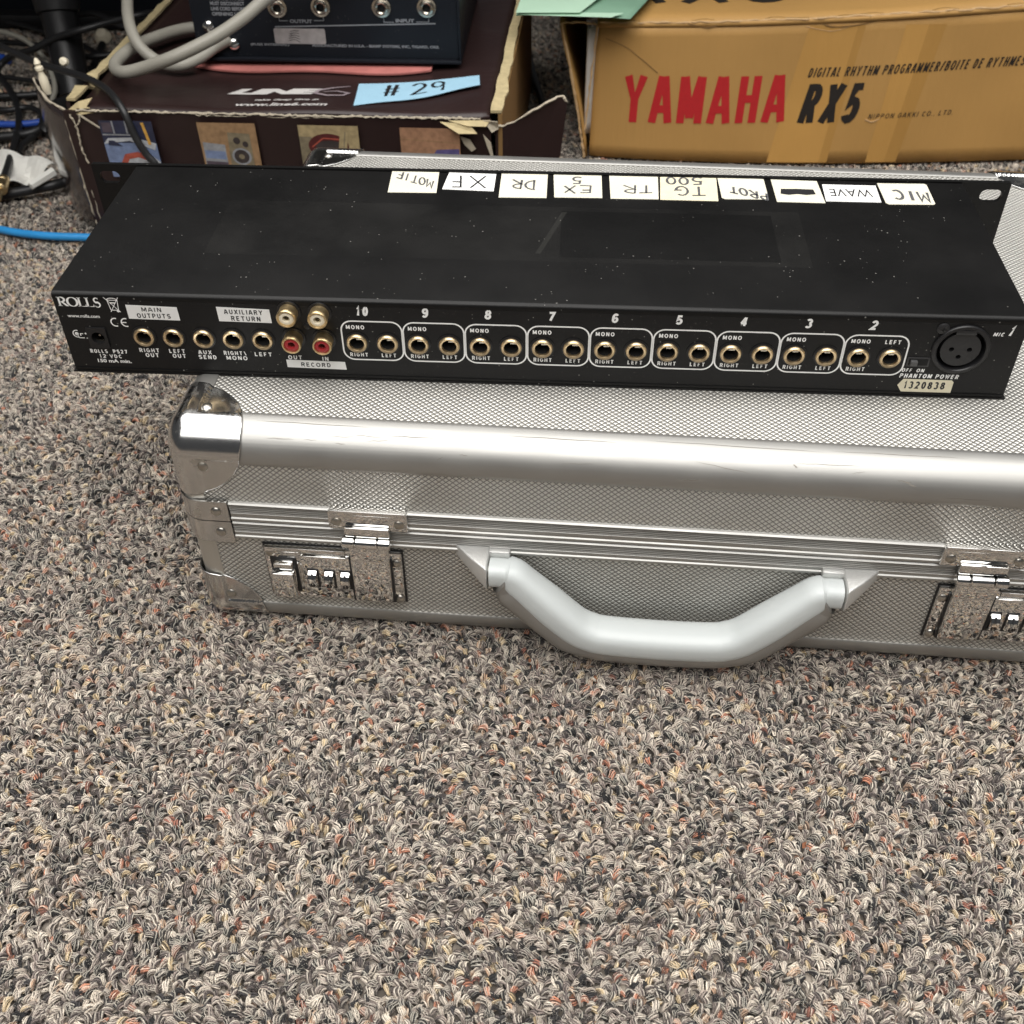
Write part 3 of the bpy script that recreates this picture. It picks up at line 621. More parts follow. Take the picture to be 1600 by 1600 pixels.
# combination latches
def latch(mir):
    X = (lambda x: x) if not mir else (lambda x: 451.8-x)
    def bx(x0, y0, z0, x1, y1, z1, par, name, mat='chrome', bevel=0.4):
        a, b = sorted((X(x0), X(x1))); return MB().box(a, y0, z0, b, y1, z1).build(name, mat, par, bevel=bevel)
    # upper catch on the lid strip
    up = bx(67.5, -4.0, 69.5, 105, -1.2, 80.2, case, 'latch_catch', bevel=0.8)
    bx(68.5, -4.6, 79.0, 104.5, 0.5, 81.6, up, 'ledge', bevel=0.6)
    bx(74.8, -6.2, 66.5, 96.5, -3.4, 72.5, up, 'hook', bevel=1.1)
    for rx in (71.3, 101.0):
        MB().lathe([(2.5, 0), (2.4, 0.5), (1.7, 1.0), (0.01, 1.2)], (X(rx), -4.0, 74.2), (0, -1, 0), 18).build('rivet', 'rivet', up, smooth=True)
    # hinge knuckles
    for (a, b) in ((73.6, 79.5), (80.0, 90.2), (90.7, 96.6)):
        MB().lathe([(0.01, 0), (2.6, 0), (3.0, 0.4), (3.0, b-a-0.4), (2.6, b-a), (0.01, b-a)], (min(X(a), X(b)), -6.0, 63.4), (1, 0, 0), 20).build('hinge_barrel', 'chrome', case, smooth=True)
    # lock body
    body = bx(32.5, -2.4, 19.0, 100, 0.2, 53.5, case, 'lock_plate', bevel=0.9)
    bx(31.9, -0.9, 18.3, 100.7, 0.1, 54.2, body, 'shadow_line_plate', 'blackplastic', 0.2)  # black rim standing in for the shadow line around the lock plate
    bx(74.6, -4.35, 21.4, 95.6, -2.0, 51.2, body, 'hasp_shadow_gap', 'blackplastic', 0.2)  # black plate imitating the shaded gap around the hasp
    bx(35.0, -2.75, 23.2, 48.0, -2.2, 46.6, body, 'button_shadow_gap', 'blackplastic', 0.1)  # black patch imitating the shaded gap around the button
    bx(33.2, -3.6, 51.2, 73.0, -0.4, 53.9, body, 'raised_rim', bevel=0.5)
    bx(50.0, -4.2, 21.2, 78.0, -1.0, 50.0, body, 'dial_cover', bevel=1.2)
    bx(75.5, -6.0, 22.0, 95.0, -2.0, 52.0, body, 'hasp', bevel=1.6)
    bx(76.0, -6.6, 51.0, 95.2, -2.6, 62.0, body, 'hinge_leaf', bevel=0.9)
    bx(35.8, -8.6, 24.0, 47.2, -2.0, 41.0, body, 'release_button', bevel=1.3)
    bx(37.2, -6.4, 41.6, 46.6, -2.0, 45.6, body, 'release_slider', bevel=0.8)
    for k, c in enumerate((55.8, 64.0, 72.0)):
        if mir: c = (55.8, 64.0, 72.0)[k]
        bx(c-2.7, -4.6, 29.0, c+2.9, -4.0, 41.8, body, 'dial_slot', 'blackplastic', 0.2)
        wl = MB().lathe([(0.01, 0), (5.2, 0), (5.8, 0.4), (5.8, 4.3), (5.2, 4.7), (0.01, 4.7)], (X(c)-2.35, -2.3, 35.4), (1, 0, 0), 16).build('number_dial', 'chrome', body)
        for dgt, zc, yy in (('1', 38.9, -7.0), ('0', 33.4, -7.95)):
            n_ = MB(); tilt = 0.65 if dgt == '1' else -0.34
            pl = frame((X(c), yy, zc), (1, 0, 0), (0, math.sin(tilt), math.cos(tilt)))
            text_into(n_, pl, dgt, -0.45 if dgt == '1' else -1.2, -1.5, 0.45 if dgt == '1' else 1.2, 1.5, 0.03, h=0.03); n_.build('dial_digit', 'ink', wl)
    for rx, rz in ((35.6, 49.6), (35.6, 22.2), (97.4, 47.0), (97.4, 22.2)):
        MB().lathe([(2.4, 0), (2.3, 0.5), (1.7, 1.0), (0.01, 1.2)], (X(rx), -2.4, rz), (0, -1, 0), 18).build('rivet', 'rivet', body, smooth=True)
latch(False); latch(True)
# handle mounts
def mount(mir):
    X = (lambda x: x) if not mir else (lambda x: 449.6-x)
    top = [(125.6, -1.6, 61.2), (143.2, -1.6, 61.2), (142.4, -16.6, 61.0)]
    bot = [(127.0, -1.6, 55.5), (143.2, -1.6, 36.0), (142.4, -16.4, 48.0), (134, -8.5, 53)]
    v = [(X(x), y, z) for x, y, z in [(125.6, 0, 61.4), (143.2, 0, 61.4), (142.6, -16.6, 61.0), (134.5, -9.5, 61.2), (125.8, 0, 54.5), (143.2, 0, 34.5), (142.6, -16.2, 47.5), (134.5, -9.0, 51.5), (134.5, 0, 43)]]
    MB().add(v, [(0, 1, 2, 3), (0, 3, 7, 4), (3, 2, 6, 7), (1, 5, 6, 2), (0, 4, 8, 5, 1), (4, 7, 8), (8, 7, 6, 5)]).build('handle_mount', 'cast', case, bevel=0.9, seg=3)
    a, b = sorted((X(142), X(152.8)))
    MB().box(a, -4.6, 56.6, b, 0.2, 61.0).build('mount_clip', 'cast', case, bevel=1.3)
    a, b = sorted((X(142.6), X(148)))
    MB().lathe([(0.01, 0), (4.0, 0), (4.0, b-a), (0.01, b-a)], (a, -9.5, 53.5), (1, 0, 0), 18).build('pivot_pin', 'gripdark', case, smooth=True)
mount(False); mount(True)
# handle: pale grip over a metallic underside, hanging down to the carpet
hp = [(143.6, -9.8, 53.0), (150, -9.8, 53.0), (154.5, -10, 52.0), (160, -10.8, 47.0), (170, -12.2, 37.6), (180, -13.6, 28.4), (186, -14.2, 23.5), (192, -14.6, 20.8), (200, -15, 19.4), (224.8, -15, 18.6)]
full = hp+[(449.6-x, y, z) for x, y, z in hp[:-1]][::-1]
cf = catmull(full, 4)
def hr(p):
    d = min(p.x-143.6, 449.6-143.6-p.x)
    if d < 8.6: return (6.4, 6.2)
    k = min(1, (d-8.6)/20); return (7.4+k*0.8, 7.8+k*1.4)
grip = MB().tube(cf, [hr(p) for p in cf], 32, ell=(0, 1, 0), sq=0.72).build('handle_grip', 'grip', case, smooth=True)
fu = [p+Vector((0, 0.2, -5.9)) if 158 < p.x < 291.6 else p+Vector((0, 1.0, -1.8-4.1*min(1, max(0, min(p.x-147, 302.6-p.x)/11)))) for p in cf[1:-1]]
fu = [p+Vector((-4.2 if p.x < 224 else 4.2, 0, 0))*min(1, max(0, (min(p.x-150, 299.6-p.x))/8))*max(0, min(1, (194-p.x)/8 if p.x < 224 else (p.x-255.6)/8)) for p in fu]
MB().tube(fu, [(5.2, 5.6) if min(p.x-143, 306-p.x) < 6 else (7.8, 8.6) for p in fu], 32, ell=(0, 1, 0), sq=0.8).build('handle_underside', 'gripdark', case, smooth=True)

# ================================================================ RACK MIXER
rk = thing('rack_mixer', 'black rack audio mixer with rows of jacks lying on the silver briefcase', 'audio mixer', (0, 0, 162.5))
RW, RD, RH = 433.0, 126.0, 42.4
rk_pl = frame((0, 0, 0), (1, 0, 0), (0, 0, 1))           # rear face: normal points back to -y
prl = lambda x, z, h=0: Vector((x, -h, z))
# folded top cover with rounded rear edge
cov = [(0, RD), (0, 1.6)]
pr = [(RD, 0.0), (2.2, 0.0)]
for i in range(1, 7): t = PI/2*i/6; pr.append((2.2-2.2*math.sin(t), -2.2+2.2*math.cos(t)))
pr += [(0.0, -3.2), (1.2, -3.2), (1.2, -2.4), (2.6, -1.2), (RD, -1.2)]
MB().prism([Vector((0, y, z)) for y, z in pr], (RW, 0, 0)).build('top_cover', 'black_top', rk, smooth=True)
for x0 in (0, RW-1.2): MB().box(x0, 1.3, -RH+1, x0+1.2, RD, -1.3).build('side_panel', 'black_top', rk)
jx = [38.1, 51.9, 66.0, 79.8, 93.6]+[137.3+14.13*i for i in range(18)]
JZ = lambda x: -22.2
rca = [(107.9, -6.6), (121.9, -6.9), (108.3, -20.6), (122.3, -20.9)]
holes = [circ(x, -22.2, 3.9, 24) for x in jx]+[circ(16.1, -23.2, 3.4, 24), circ(407.2, -17.3, 10.6, 36)]
holed_plate(prl, [(0.2, -RH+0.6), (RW-0.2, -RH+0.6), (RW-0.2, -3.3), (0.2, -3.3)], holes, 1.3).build('rear_panel', 'black_rear', rk)
MB().box(-0.8, -0.9, -RH-0.6, RW+0.8, RD, -RH+0.4).build('bottom_plate', 'black_top', rk, bevel=0.25)
MB().box(0.5, -0.55, -RH+0.5, RW-0.5, 0.4, -RH+1.9).build('bottom_lip', 'black_top', rk, bevel=0.2)
MB().box(4, 14, -RH+1, RW-4, 15, -2).build('inner_chassis', 'pit', rk)
# front panel with ears (its slots cut through)
e_ = (482.6-RW)/2
slots = [rrect(x-5.6, z-3.4, x+5.6, z+3.4, 3.3, 5) for x in (-e_+8.75, RW+e_-8.75) for z in (-6.4, -37.6)]
flp = lambda x, z, h=0: Vector((x, RD-h, z))
holed_plate(flp, rrect(-e_, -43.2, RW+e_, 0.9, 0.8, 2), slots, 2.4).build('front_panel', 'black_top', rk, smooth=False)
# jacks
def jack(x, z, par, r=4.8, mat='gold'):
    j = MB().lathe([(r-1.5, -1.6), (r-1.5, 1.3), (r-1.35, 1.65), (r-0.55, 1.95), (r-0.15, 1.6), (r, 0.9), (r, -0.2)], (x, 0, z), (0, -1, 0), 30).build('jack_socket', mat, par, smooth=True)
    MB().lathe([(r+0.75, 0.02), (r+0.75, 0.55), (r-0.1, 0.7), (r-0.1, 0.02)], (x, 0, z), (0, -1, 0), 26).build('black_ring', 'blackplastic', j, smooth=True)  # black ring around the rim of the socket
    MB().lathe([(r-1.5, 0.2), (r-1.6, -2.5), (r-1.9, -3), (r-1.9, -10), (0.01, -10)], (x, 0, z), (0, -1, 0), 20).build('barrel', 'pit', j, smooth=True)
    MB().box(x-0.6, 1.2, z+0.5, x+2.0, 7, z+1.3).build('contact', 'nickel', j)
    return j
for x in jx: jack(x, JZ(x), rk)
for i, (x, z) in enumerate(rca):
    j = MB().lathe([(4.3, 0), (4.3, 4.4), (4.5, 4.7), (4.5, 6.3), (4.2, 6.8), (3.6, 6.8), (3.4, 6.3), (3.4, 4.0)], (x, 0, z), (0, -1, 0), 32).build('phono_socket', 'gold_dull', rk, smooth=True)
    MB().lathe([(5.4, 0.02), (5.4, 0.7), (4.0, 0.8)], (x, 0, z), (0, -1, 0), 26).build('washer', 'blackplastic', j, smooth=True)
    MB().lathe([(3.5, 6.0), (2.4, 6.5), (1.7, 6.4), (1.5, 3), (0.01, 3)], (x, 0, z), (0, -1, 0), 26).build('insulator', 'ivory' if i < 2 else 'redins', j, smooth=True)
    MB().lathe([(1.45, 1.5), (1.4, 5.2), (1.0, 5.4), (0.9, 3)], (x, 0, z), (0, -1, 0), 16).build('centre_contact', 'nickel', j, smooth=True)
MB().lathe([(1.6, 0), (1.5, 0.5), (0.8, 0.8), (0.01, 0.7)], (115.2, 0, -14.2), (0, -1, 0), 14).build('screw', 'blackplastic', rk, smooth=True)
# power socket
pw = holed_plate(lambda x, z, h=0: Vector((x, -h-0.9, z)), rrect(11.3, -29.0, 20.6, -18.0, 0.5, 2), [circ(16.1, -23.4, 3.1, 24)], 0.9).build('power_socket', 'blackplastic', rk)
MB().lathe([(3.15, 0.6), (3.0, -9), (0.01, -9)], (16.1, 0, -23.4), (0, -1, 0), 20).build('barrel', 'pit', pw, smooth=True)
MB().lathe([(1.0, -8), (1.0, -2), (0.5, -1.4), (0.01, -1.3)], (16.1, 0, -23.4), (0, -1, 0), 14).build('centre_pin', 'nickel', pw, smooth=True)
MB().box(13.9, 1.5, -26.3, 18.0, 5, -25.7).build('spring_contact', 'nickel', pw)
# xlr microphone socket
xc, xz = 407.2, -16.6
x_ = MB().lathe([(10.7, 0), (12.6, 0.1), (12.6, 0.9), (12.2, 1.3), (10.9, 1.4), (10.5, 1.0), (10.4, -7)], (xc, 0, xz), (0, -1, 0), 44).build('microphone_socket', 'blackplastic', rk, smooth=True)
MB().lathe([(10.5, -6.5), (0.01, -6.5)], (xc, 0, xz), (0, -1, 0), 36).build('socket_floor', 'pit', x_)
hx = [circ(xc-3.9, xz-0.3, 1.15, 14), circ(xc+3.9, xz-0.3, 1.15, 14), circ(xc, xz-4.2, 1.15, 14)]
holed_plate(lambda x, z, h=0: Vector((x, -h-0.1, z)), circ(xc, xz-0.3, 8.7, 40), hx, 5.0).build('insert', 'greyplastic', x_)
MB().box(xc-4.5, -1.4, xz+8.0, xc+4.5, 1, xz+10.4).build('release_latch', 'greyplastic', x_, bevel=0.4)
for sx_, sz_ in ((397.0, -6.2),):
    sc_ = MB().lathe([(2.7, 0), (2.7, 0.5), (2.1, 0.9), (0.01, 1.0)], (sx_, 0, sz_), (0, -1, 0), 20).build('screw', 'greyplastic', rk, smooth=True)
    MB().box(sx_-1.3, -1.25, sz_-0.2, sx_+1.3, -0.9, sz_+0.2).box(sx_-0.2, -1.3, sz_-1.3, sx_+0.2, -0.88, sz_+1.3).build('screw_slot', 'pit', sc_)
sw = MB().box(386.2, -0.5, -25.7, 394.6, 0, -22.3).build('slide_switch', 'pit', rk)
MB().box(386.8, -2.2, -25.3, 389.8, -0.3, -22.7).build('switch_knob', plain('mid_grey_plastic', (0.09, 0.09, 0.09), 0.4), sw, bevel=0.3)
MB().box(385.4, -0.35, -26.5, 395.4, -0.05, -21.5).build('switch_frame', plain('worn_switch_frame', (0.035, 0.035, 0.036), 0.4), sw, bevel=0.1)

# screen print on the rear panel, one part per word or number
def rprint(body, x0, x1, z0, z1, bold=0.02, shear=0.0, mat='print', name='printed_lettering', h=0.06, rot=0.0, par=None):
    n_ = MB()
    if body.upper() == body and rot == 0: sans_into(n_, prl, body, x0, z0, x1, z1, (z1-z0)*(0.2 if mat == 'ink' else 0.235)*(1.05 if name == 'printed_number' else 1), shear, h, 0.2)
    else: text_into(n_, prl, body, x0, z0, x1, z1, bold, shear, h, rot)
    return n_.build(name, mat, par or rk)
# serif maker's name drawn stroke by stroke
def serif_word():
    n_ = MB(); z0, z1 = -7.0, -2.2; H = z1-z0; x = 2.4; h = 0.06
    th, tn = 0.95, 0.30
    def R_(px, py, w_): poly_into(n_, prl, [(px, py), (px+w_[0], py), (px+w_[0], py+w_[1]), (px, py+w_[1])], h)
    def stem(px): R_(px, z0, (th, H)); R_(px-0.45, z0, (th+0.9, tn)); R_(px-0.45, z1-tn, (th+0.9, tn))
    stem(x)
    a = arc(x+1.0, z1-H*0.27, 2.0, H*0.26, 90, -90, 12); ribbon(n_, prl, a, [tn+0.75*math.sin(PI*i/12) for i in range(13)], h+.01)
    ribbon(n_, prl, [(x+1.6, z0+H*0.48), (x+3.4, z0+0.5), (x+4.3, z0+0.12)], [0.9, 1.0, 0.35], h+.02)
    x += 3.9
    a = [(x+2.6+2.25*math.cos(i*2*PI/28), (z0+z1)/2+(H/2-.1)*math.sin(i*2*PI/28)) for i in range(28)]
    ribbon(n_, prl, a, [tn+0.85*abs(math.cos(i*2*PI/28))**1.3 for i in range(28)], h+.03, True); x += 5.4
    for _ in range(2):
        stem(x); R_(x, z0, (3.1, tn)); ribbon(n_, prl, [(x+3.1, z0), (x+3.25, z0+1.2)], [0.5, 0.25], h+.01); x += 3.6
    a = arc(x+1.3, z1-H*0.27, 1.05, H*0.25, 30, 250, 10)+arc(x+1.3, z0+H*0.25, 1.25, H*0.27, 70, -150, 12)
    ribbon(n_, prl, a, [0.35, .4, .45, .5, .6, .7, .8, .8, .8, .85, .95, .95, .9, .85, .8, .75, .65, .55, .5, .45, .4, .38, .35, .35], h+.02)
    n_.build('printed_name', 'print', rk)
serif_word()
rprint('www.rolls.com', 4.6, 19.6, -12.9, -11.2, 0.02)
rprint('ROLLS  PS27', 9.9, 27.8, -32.2, -30.2, 0.03); rprint('12 VDC', 13.6, 24.6, -34.9, -33.0, 0.03); rprint('150 mA min.', 12.2, 28.4, -37.6, -35.6, 0.03)
n_ = MB()   # polarity symbol
ribbon(n_, prl, arc(6.4, -21.8, 1.9, 1.9, -70, -290, 12)[::-1], 0.45); ribbon(n_, prl, circ(6.2, -21.8, 0.45, 10), 0.9, closed=True)
ribbon(n_, prl, [(6.3, -22.0), (7.0, -24.0), (9.4, -24.0)], 0.45); ribbon(n_, prl, [(7.9, -22.9), (7.9, -21.7), (9.2, -21.7)], 0.45)
ribbon(n_, prl, [(9.9, -21.6), (11.0, -21.6)], 0.3); ribbon(n_, prl, [(10.45, -21.0), (10.45, -22.2)], 0.3, 0.09); ribbon(n_, prl, [(10.2, -24.1), (11.3, -24.1)], 0.4)
n_.build('printed_symbol', 'print', rk)
n_ = MB()   # crossed-out bin
ribbon(n_, prl, [(23.9, -1.7), (30.2, -9.4)], 0.3, 0.12); ribbon(n_, prl, [(30.6, -1.7), (25.6, -9.4)], 0.3, 0.1)
ribbon(n_, prl, [(25.2, -3.2), (25.9, -8.4), (29.4, -8.4), (29.9, -3.2), (25.2, -3.2)], 0.35); ribbon(n_, prl, arc(27.5, -3.1, 2.3, 1.0, 0, 180, 8), 0.35)
ribbon(n_, prl, [(26.4, -4.6), (28.6, -4.6)], 0.6); ribbon(n_, prl, circ(29.1, -8.8, 0.4, 8), 0.6, closed=True, h=0.11)
n_.build('printed_bin_symbol', 'print', rk)
n_ = MB()
ribbon(n_, prl, arc(26.3, -14.9, 2.1, 2.1, 70, 290, 12), 0.6); ribbon(n_, prl, arc(31.1, -14.9, 2.1, 2.1, 70, 290, 12), 0.6); ribbon(n_, prl, [(29.2, -14.9), (31.4, -14.9)], 0.55, 0.1)
n_.build('printed_ce_mark', 'print', rk)
rprint('RIGHT', 33.6, 43.4, -31.0, -28.9, 0.035); rprint('OUT', 36.0, 42.6, -33.7, -31.6, 0.035)
rprint('LEFT', 47.8, 55.6, -31.0, -28.9, 0.035); rprint('OUT', 48.9, 55.5, -33.7, -31.6, 0.035)
rprint('AUX', 61.6, 68.2, -31.2, -29.1, 0.035); rprint('SEND', 61.2, 70.0, -33.9, -31.8, 0.035)
rprint('RIGHT\\', 73.6, 84.6, -31.2, -29.1, 0.035); rprint('MONO', 74.4, 84.6, -33.9, -31.8, 0.035)
rprint('LEFT', 88.2, 96.6, -31.4, -29.3, 0.035)
rprint('OUT', 103.8, 110.6, -32.6, -30.5, 0.035); rprint('IN', 119.8, 123.0, -32.9, -30.8, 0.035)
def sticker(pts, body_lines, mat='label', par=rk):
    s_ = MB(); s_.prism([prl(x, z, 0.05) for x, z in pts], (0, -0.12, 0)); o_ = s_.build('label_sticker', mat, par)
    for body, x0, x1, z0, z1 in body_lines: rprint(body, x0, x1, z0, z1, 0.012, 0, 'ink', 'printed_lettering', 0.22, par=o_)
    return o_
sticker([(33.2, -12.7), (56.9, -13.0), (56.7, -6.0), (33.2, -5.4)], [('MAIN', 40.0, 49.4, -8.6, -6.5), ('OUTPUTS', 37.2, 53.0, -12.0, -9.7)])
sticker([(75.0, -12.7), (99.2, -13.0), (99.0, -5.9), (74.8, -5.2)], [('AUXILIARY', 78.0, 95.8, -8.7, -6.4), ('RETURN', 80.6, 94.4, -12.2, -9.8)])
sticker([(102.9, -37.1), (130.8, -37.6), (130.4, -33.3), (102.8, -32.9)], [('RECORD', 109.4, 123.6, -36.4, -34.2)])
sticker([(384.2, -37.0), (386.2, -33.5), (407.8, -33.6), (408.8, -34.6), (408.8, -41.2), (408.0, -41.9), (387.4, -41.9)], [('1320838', 387.0, 405.6, -38.6, -34.8)], 'label_old')
for k in range(9):
    x0 = 130.6+28.26*k; num = 10-k
    fr = MB()
    lo = rrect(x0, -31.6, x0+27.7, -10.2-0.6, 5.0, 6)
    # the printed outline, slightly narrowed at the waist like the original
    ribbon(fr, prl, lo, 0.72, 0.05, True); fr.build('printed_outline', 'print', rk)
    cx = x0+13.8; w2 = 2.9 if num == 10 else 1.8
    rprint(str(num), cx-w2-3.2, cx+w2-3.2, -7.7, -3.3, 0.06, 0.12, name='printed_number')
    rprint('MONO', x0+2.2, x0+10.8, -15.0, -13.0, 0.035)
    rprint('RIGHT', x0+2.6, x0+11.2, -29.9, -27.9, 0.03)
    if num != 2: rprint('LEFT', x0+17.3, x0+24.3, -29.9, -27.9, 0.03)
    else: rprint('LEFT', x0+17.0, x0+24.2, -15.0, -13.0, 0.035)
rprint('OFF', 384.3, 389.0, -29.6, -27.8, 0.035, 0.15); rprint('ON', 390.8, 394.4, -29.6, -27.8, 0.035, 0.15); rprint('PHANTOM POWER', 384.0, 410.4, -32.8, -30.6, 0.035, 0.12)
rprint('MIC', 419.2, 424.0, -9.4, -7.6, 0.04, 0.2); rprint('1', 425.6, 427.8, -9.0, -4.4, 0.08, 0.25, name='printed_number')

# hand-written labels on the top, read from the far side
def top_label(pts, mat, writer):
    o_ = MB().prism([Vector((x, y, 0.06)) for x, y in pts], (0, 0, 0.2)).build('label_sticker', mat, rk)
    cx = sum(p[0] for p in pts)/len(pts); cy = sum(p[1] for p in pts)/len(pts)
    pl = lambda x, y, h=0: Vector((cx-x, cy-y, 0.26+h))      # turned half round
    n_ = MB(); writer(n_, pl); return o_, n_
def put(pts, mat, ink, writer):
    o_, n_ = top_label(pts, mat, writer); n_.build('handwriting', ink, o_)
put([(137.5, 126.2), (162.4, 126.8), (163.5, 102.9), (138.5, 102.4)], 'label_cream', 'pencil', lambda n, p: hand_into(n, p, 'MOTIF', -10.5, -1.5, 10.5, 6.5, 0.8, -0.52+0.0))
put([(167.7, 126.0), (192.6, 125.3), (192.6, 106.0), (166.0, 107.2)], 'label', 'ink', lambda n, p: text_into(n, p, 'XF', -9.0, -6.5, 9.4, 7.0, -0.015, -0.12, 0.05, 0, 1.25))
put([(195.4, 125.9), (219.6, 126.3), (219.9, 100.0), (195.6, 99.5)], 'label_cream', 'pencil', lambda n, p: hand_into(n, p, 'DR', -6.5, -6, 7, 4, 0.9))
put([(222.6, 126.6), (247.7, 126.6), (248.1, 101.3), (223.8, 100.8)], 'label_cream', 'pencil', lambda n, p: (hand_into(n, p, 'EX', -7.5, 0, 8, 8, 0.9), hand_into(n, p, '5', -2.5, -10, 3.5, -2.5, 0.9)))
put([(251.7, 126.3), (277.0, 126.0), (276.5, 101.2), (252.3, 100.8)], 'label_cream', 'pencil', lambda n, p: hand_into(n, p, 'TR', -10, -2, 6.5, 6.5, 0.85))
put([(278.2, 127.2), (282, 128.6), (307.2, 126.6), (306.4, 100.6), (277.3, 100.8)], 'label_old', 'pencil', lambda n, p: (hand_into(n, p, 'TG', -11, 1, 6, 11, 1.0), hand_into(n, p, '500', -10, -9, 10, -1, 1.0)))
M['label_old2'] = plain('pale_yellow_label', (0.76, 0.71, 0.53), 0.55, var=0.05)
put([(307.8, 127.0), (331.6, 125.8), (331.9, 105.0), (330.4, 103.6), (310.0, 103.0), (308.4, 104.4)], 'label_cream', 'pencil', lambda n, p: hand_into(n, p, 'PROT', -12, 2, 7.5, 9.5, 1.0, -0.42))
put([(335.2, 125.7), (358.7, 124.9), (359.7, 101.0), (335.7, 101.3)], 'label_cream', 'ink', lambda n, p: ribbon(n, p, [(-8.5, 0.5), (-4, 1), (0, 0.4), (5, 1.1), (8.5, 0.6)], [5.2, 6.2, 5.6, 6.4, 5.4]))
put([(360.9, 121.4), (388.0, 121.2), (387.7, 103.0), (360.3, 103.1)], 'label', 'ink', lambda n, p: text_into(n, p, 'WAVE', -10.5, -4.5, 10.8, 3.6, 0.0, 0, 0.05))
put([(389.2, 123.9), (413.2, 124.3), (414.2, 123), (414.2, 102.8), (413.2, 101.8), (391.2, 101.2), (389.8, 102.6)], 'label_cream', 'pencil', lambda n, p: hand_into(n, p, 'MIC', -9.5, -3.5, 9, 6.5, 1.25, -0.12))

# ================================================================ DARK BROWN BOX
bb = thing('cardboard_box', 'dark brown glossy cardboard box with printed photos and worn pale edges', 'box', (-130, 345, 0))
L_ = lambda p: Vector(p)-Vector((-130, 345, 0))
def loc_build(mb, name, mat, parent, base, **k):
    mb.v = [p-Vector(base) for p in mb.v]; return mb.build(name, mat, parent, **k)
BB = (-130, 345, 0)
# front face, top sheet (slightly sagging), side walls with raw edges
def sheet(fn, nu, nv):
    v = [fn(i/nu, j/nv) for j in range(nv+1) for i in range(nu+1)]
    f = [(j*(nu+1)+i, j*(nu+1)+i+1, (j+1)*(nu+1)+i+1, (j+1)*(nu+1)+i) for j in range(nv) for i in range(nu)]
    return MB().add(v, f)
m_ = sheet(lambda u, v: Vector((-138+u*310+v*0, 346-v*4+0.8*math.sin(u*9)*v, v*98.5+0.6*math.sin(u*17)*v)), 40, 6)
fb = loc_build(m_, 'front_panel', 'brown', bb, BB); thicken(fb, 3, (0, -1, 0))
m_ = sheet(lambda u, v: Vector((-128+u*299+v*6, 343+v*300, 100-6*math.sin(PI*u)*math.sin(PI*min(1, v*1.4))+0.8*math.sin(u*13+v*4))), 40, 24)
tpn = loc_build(m_, 'top_flap', 'brown', bb, BB, smooth=True); thicken(tpn, 2.5, (0, 0, 1))
for nm, xa, xb, ya, wdt in (('l', -131, -118, 352, 8.5), ('r', 172, 179, 345, 9.0)):
    v = []; k = 26; rn = random.Random(nm)
    lf = MB()
    for i in range(k+1):
        u = i/k; x = xa+(xb-xa)*u; y = ya+300*u; j1 = rn.uniform(-.7, .7); j2 = rn.uniform(-.7, .7); z = 104+rn.uniform(-.5, .5)
        gap = (nm == 'l' and 0.10 < u < 0.13)
        w_ = wdt*(0.8+0.3*rn.random())*(1-0.45*u)
        v.append(((x-(w_ if nm == 'l' else 0)+j1, y, z-(6 if gap else 0)), (x+(0 if nm == 'l' else w_)+j2, y, z-(6 if gap else 0))))
    lf.add([p for a, b in v for p in (a, b)], [(2*i, 2*i+1, 2*i+3, 2*i+2) for i in range(k)])
    o_ = loc_build(lf, 'raw_edge', 'card', bb, BB); o_.modifiers.new('t', 'SOLIDIFY').thickness = 0.002
    sd = MB(); x0 = xa-(wdt*0.9 if nm == 'l' else -wdt*0.9); 
    sd.prism([Vector((x0, ya, 0)), Vector((x0+(xb-xa), ya+300, 0)), Vector((x0+(xb-xa), ya+300, 101)), Vector((x0, ya, 101))], (3 if nm == 'l' else -3, 0, 0))
    loc_build(sd, 'side_panel', 'brown' if nm == 'l' else 'kraft_in', bb, BB)
# outward flap at the front left corner, bowed, with raw edges
A0, A1 = (-140, 350, 0), (-178, 392, 0)
fp = sheet(lambda u, v: Vector((A0[0]+(A1[0]-A0[0])*u-2.5*math.sin(PI*v)*u, A0[1]+(A1[1]-A0[1])*u-6*math.sin(PI*u), v*(95+6*u))), 10, 12)
o_ = loc_build(fp, 'corner_flap', 'brown_gloss', bb, BB, smooth=True); o_.modifiers.new('t', 'SOLIDIFY').thickness = 0.002
rn = random.Random(5)
def frayed(pts, wd, name='torn_edge', mat='paperwhite', seg=5, par=None, base=BB, jit=0.5):
    P = catmull(pts, seg); mb = MB(); mb.tube([p+Vector((rn.uniform(-jit, jit), rn.uniform(-jit, jit), rn.uniform(-jit, jit))) for p in P], [wd*rn.uniform(0.45, 1.3) for _ in P], 5)
    return loc_build(mb, name, mat, par or bb, base)
frayed([(A0[0], A0[1]-1, 96), (A0[0], A0[1]-1.5, 60), (A0[0], A0[1]-1, 30), (A0[0]+0.5, A0[1], 0)], 1.3, seg=9)
frayed([(A0[0]+6, A0[1]-4, 97), (A0[0]+5, A0[1]-5, 55), (A0[0]+6, A0[1]-5, 8)], 0.32, seg=9)
frayed([(A0[0], A0[1], 96), (-159, 366, 98), (-178, 392, 101.5)], 1.1, seg=7)
# worn front top edge: fine chips all along
frayed([(-128, 342, 99.6), (-60, 341.8, 99.4), (20, 341.5, 99.2), (100, 341.8, 98.9), (165, 342, 98.8)], 0.85, seg=40, jit=0.45)
frayed([(-40, 341.4, 98.0), (0, 341.4, 97.6), (60, 341.4, 97.9)], 0.35, seg=20)
